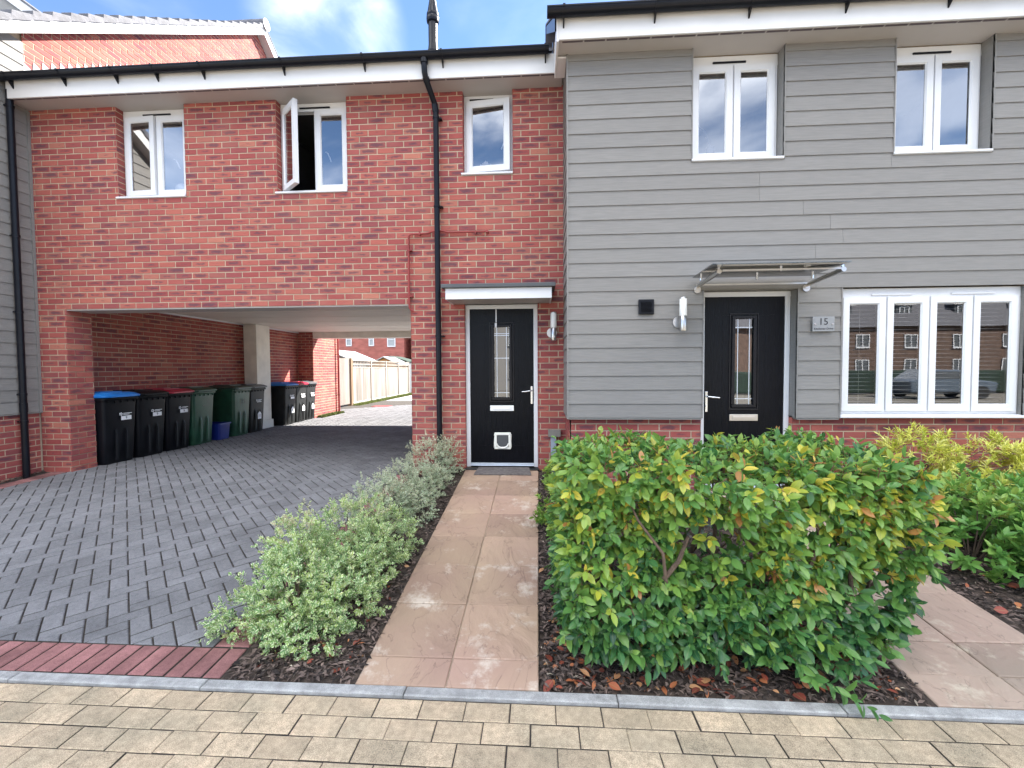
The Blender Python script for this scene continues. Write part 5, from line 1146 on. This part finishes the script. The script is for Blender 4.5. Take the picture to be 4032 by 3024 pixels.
# mulch and fallen leaves
def litter(name, m, n_, regions, ll, lw, colour, lift=.012, tm=T6, flat=.35):
    P = []; D = []; Nn = []; Ls = []; Cs = []
    for i in range(n_):
        xa, xb, ya, yb = regions[rng.choice(len(regions), p=wts)]; x, y = rng.uniform(xa, xb), rng.uniform(ya, yb)
        z = (GB(x, y) if x > 3 else GD(x, y) + .008) + lump(x, y) + rng.uniform(0.001, lift)
        P.append((x, y, z)); a_ = rng.uniform(0, 6.28); D.append((math.cos(a_), math.sin(a_), rng.normal(0, flat * .6))); Nn.append((rng.normal(0, flat), rng.normal(0, flat), 1)); Ls.append(ll * rng.uniform(.4, 1.5)); Cs.append((colour(), rng.uniform(), rng.uniform()))
    P, D, Nn, Ls, Cs = map(np.array, (P, D, Nn, Ls, Cs))
    return leaves_mesh(name, m, P, D, Nn, Ls, Ls * lw * rng.uniform(.6, 1.3, n_), Cs, tm)
regs = [(4.57, 5.24, -3.385, -.05), (6.18, 7.97, -3.385, -2.7), (8.9, 10.4, -3.37, -1.6), (-.9, -.42, -1.6, -.05), (6.18, 7.97, -2.7, -.05), (6.18, 6.6, -3.3, -.3), (4.57, 5.24, -3.385, -2.9)]
wts = np.array([(b - a_) * (d - c) * q_ for (a_, b, c, d), q_ in zip(regs, (1.2, 2.2, 1.2, 1.2, .5, 2.2, 1.5))]); wts /= wts.sum()
tag(litter('bark_mulch', 'chip', 30000, regs, .040, .32, lambda: rng.uniform() ** 1.2, .026), 'dark bark chippings spread over the planting beds', 'mulch', kind='stuff')
tag(litter('pale_wood_chips', 'pale_chip', 1100, regs, .030, .20, lambda: rng.uniform(), .026), 'pale wood chips and stones scattered among the dark bark', 'wood chips', kind='stuff')
regs = [(6.2, 7.9, -3.37, -2.75), (6.2, 7.9, -2.9, -2.3), (4.7, 5.2, -3.3, -2.3), (8.9, 9.4, -3.3, -2.2)]; wts = np.array([.68, .12, .13, .07])
tag(litter('fallen_leaves', 'dead_leaf', 620, regs, .050, .60, lambda: rng.uniform(), .035, T11, .45), 'fallen red and orange leaves lying under the hedge', 'leaves', kind='stuff')

# ------------------------------------------------------------ across the street (behind the camera; seen in the windows)
def far_house(name, label, x0, x1, y0_, y1_, ze, zr, m, winx, wz, dorm=()):
    t = thing(name, label, 'house', ((x0 + x1) / 2, y0_, -.4)); mb = MB(); mb.box(x0, x1, y1_, y0_, -.45, ze); mb.build('wall', m, t)
    ym = (y0_ + y1_) / 2; mb = MB(); mb.prism([(x0 - .3, y0_ + .4, ze - .1), (x0 - .3, ym, zr), (x0 - .3, y1_ - .4, ze - .1)], (x1 - x0 + .6, 0, 0)); mb.build('roof', 'roof_tile', t)
    for wx in winx:
        for z0_, z1_ in wz:
            mb = MB(); rect_frame(mb, wx, wx + 1.2, z0_, z1_, .09, y0_ + .01, y0_ + .06); mb.box(wx + .56, wx + .64, y0_ + .015, y0_ + .055, z0_ + .09, z1_ - .09); mb.box(wx - .05, wx + 1.25, y0_ + .01, y0_ + .14, z0_ - .06, z0_ - .002); wq = mb.build('window', 'upvc', t)
            mb = MB(); mb.box(wx + .09, wx + 1.11, y0_ + .008, y0_ + .012, z0_ + .09, z1_ - .09); mb.build('pane', 'shed_side', wq)
    for dx in dorm:
        mb = MB(); yd = y0_ - 1.0; zd = ze + 1.0; mb.box(dx - .75, dx + .75, yd - 2.0, yd, zd - .3, zd + 1.1); dq = mb.build('dormer', 'shed_side', t)
        mb = MB(); mb.box(dx - .95, dx + .95, yd - 2.0, yd + .2, zd + 1.1, zd + 1.3); mb.build('dormer_roof', 'fascia', dq); mb = MB(); rect_frame(mb, dx - .5, dx + .5, zd, zd + 1.0, .1, yd + .01, yd + .05); mb.box(dx - .04, dx + .04, yd + .012, yd + .048, zd + .1, zd + .9); mb.build('window', 'upvc', dq)
    return t
far_house('brick_house', 'brown brick terrace with dormers across the street, mirrored in the wide window', 22, 62, -40, -50, 5.1, 10.5, 'street_brick', [23.5 + 4.4 * i for i in range(9)], ((.5, 1.9), (3.0, 4.3)), [25 + 5.6 * i for i in range(7)])
far_house('rendered_house', 'pale rendered house across the street, mirrored in the wide window', 13.5, 20.5, -31, -40, 5.0, 9, 'house_render', [14.6, 17.6], ((.5, 1.9), (3.0, 4.3)))
far_house('clad_house', 'boarded house across the street, mirrored in the door glass', -4, 12, -27, -36, 5.0, 9, 'cladding', [-3, .5, 4, 7.5], ((.5, 1.9), (3.0, 4.3)))
mb = MB(); mb.box(16, 48, -24.6, -23.8, -.4, .95); tag(mb.build('clipped_hedge', 'green_felt', bevel=.1), 'long dark clipped hedge across the street', 'hedge')
t = thing('parked_car', 'dark car parked across the street, mirrored in the wide window', 'car', (27.5, -20.5, -.47))
mb = MB(); cxx, cyy = 27.5, -20.5
mb.prism([(cxx - 2.1, cyy - .85, -.15), (cxx + 2.1, cyy - .85, -.15), (cxx + 2.15, cyy - .85, .35), (cxx + 1.2, cyy - .85, .50), (cxx + .6, cyy - .85, 1.0), (cxx - 1.0, cyy - .85, 1.02), (cxx - 1.75, cyy - .85, .52), (cxx - 2.15, cyy - .85, .45)], (0, 1.7, 0)); mb.build('body', 'car_paint', t, bevel=.08, seg=3)
for sx in (-1.3, 1.3):
    for sy in (-.85, .85): mb = MB(); mb.tube([(cxx + sx, cyy + sy - .1, -.15), (cxx + sx, cyy + sy + .1, -.15)], .32, 18); mb.build('wheel', 'tyre', t, smooth=True)
mb = MB(); mb.prism([(cxx - 1.45, cyy + .852, .55), (cxx + 1.0, cyy + .852, .55), (cxx + .5, cyy + .852, .92), (cxx - .9, cyy + .852, .94)], (0, .01, 0)); mb.build('side_window', 'shed_side', t)
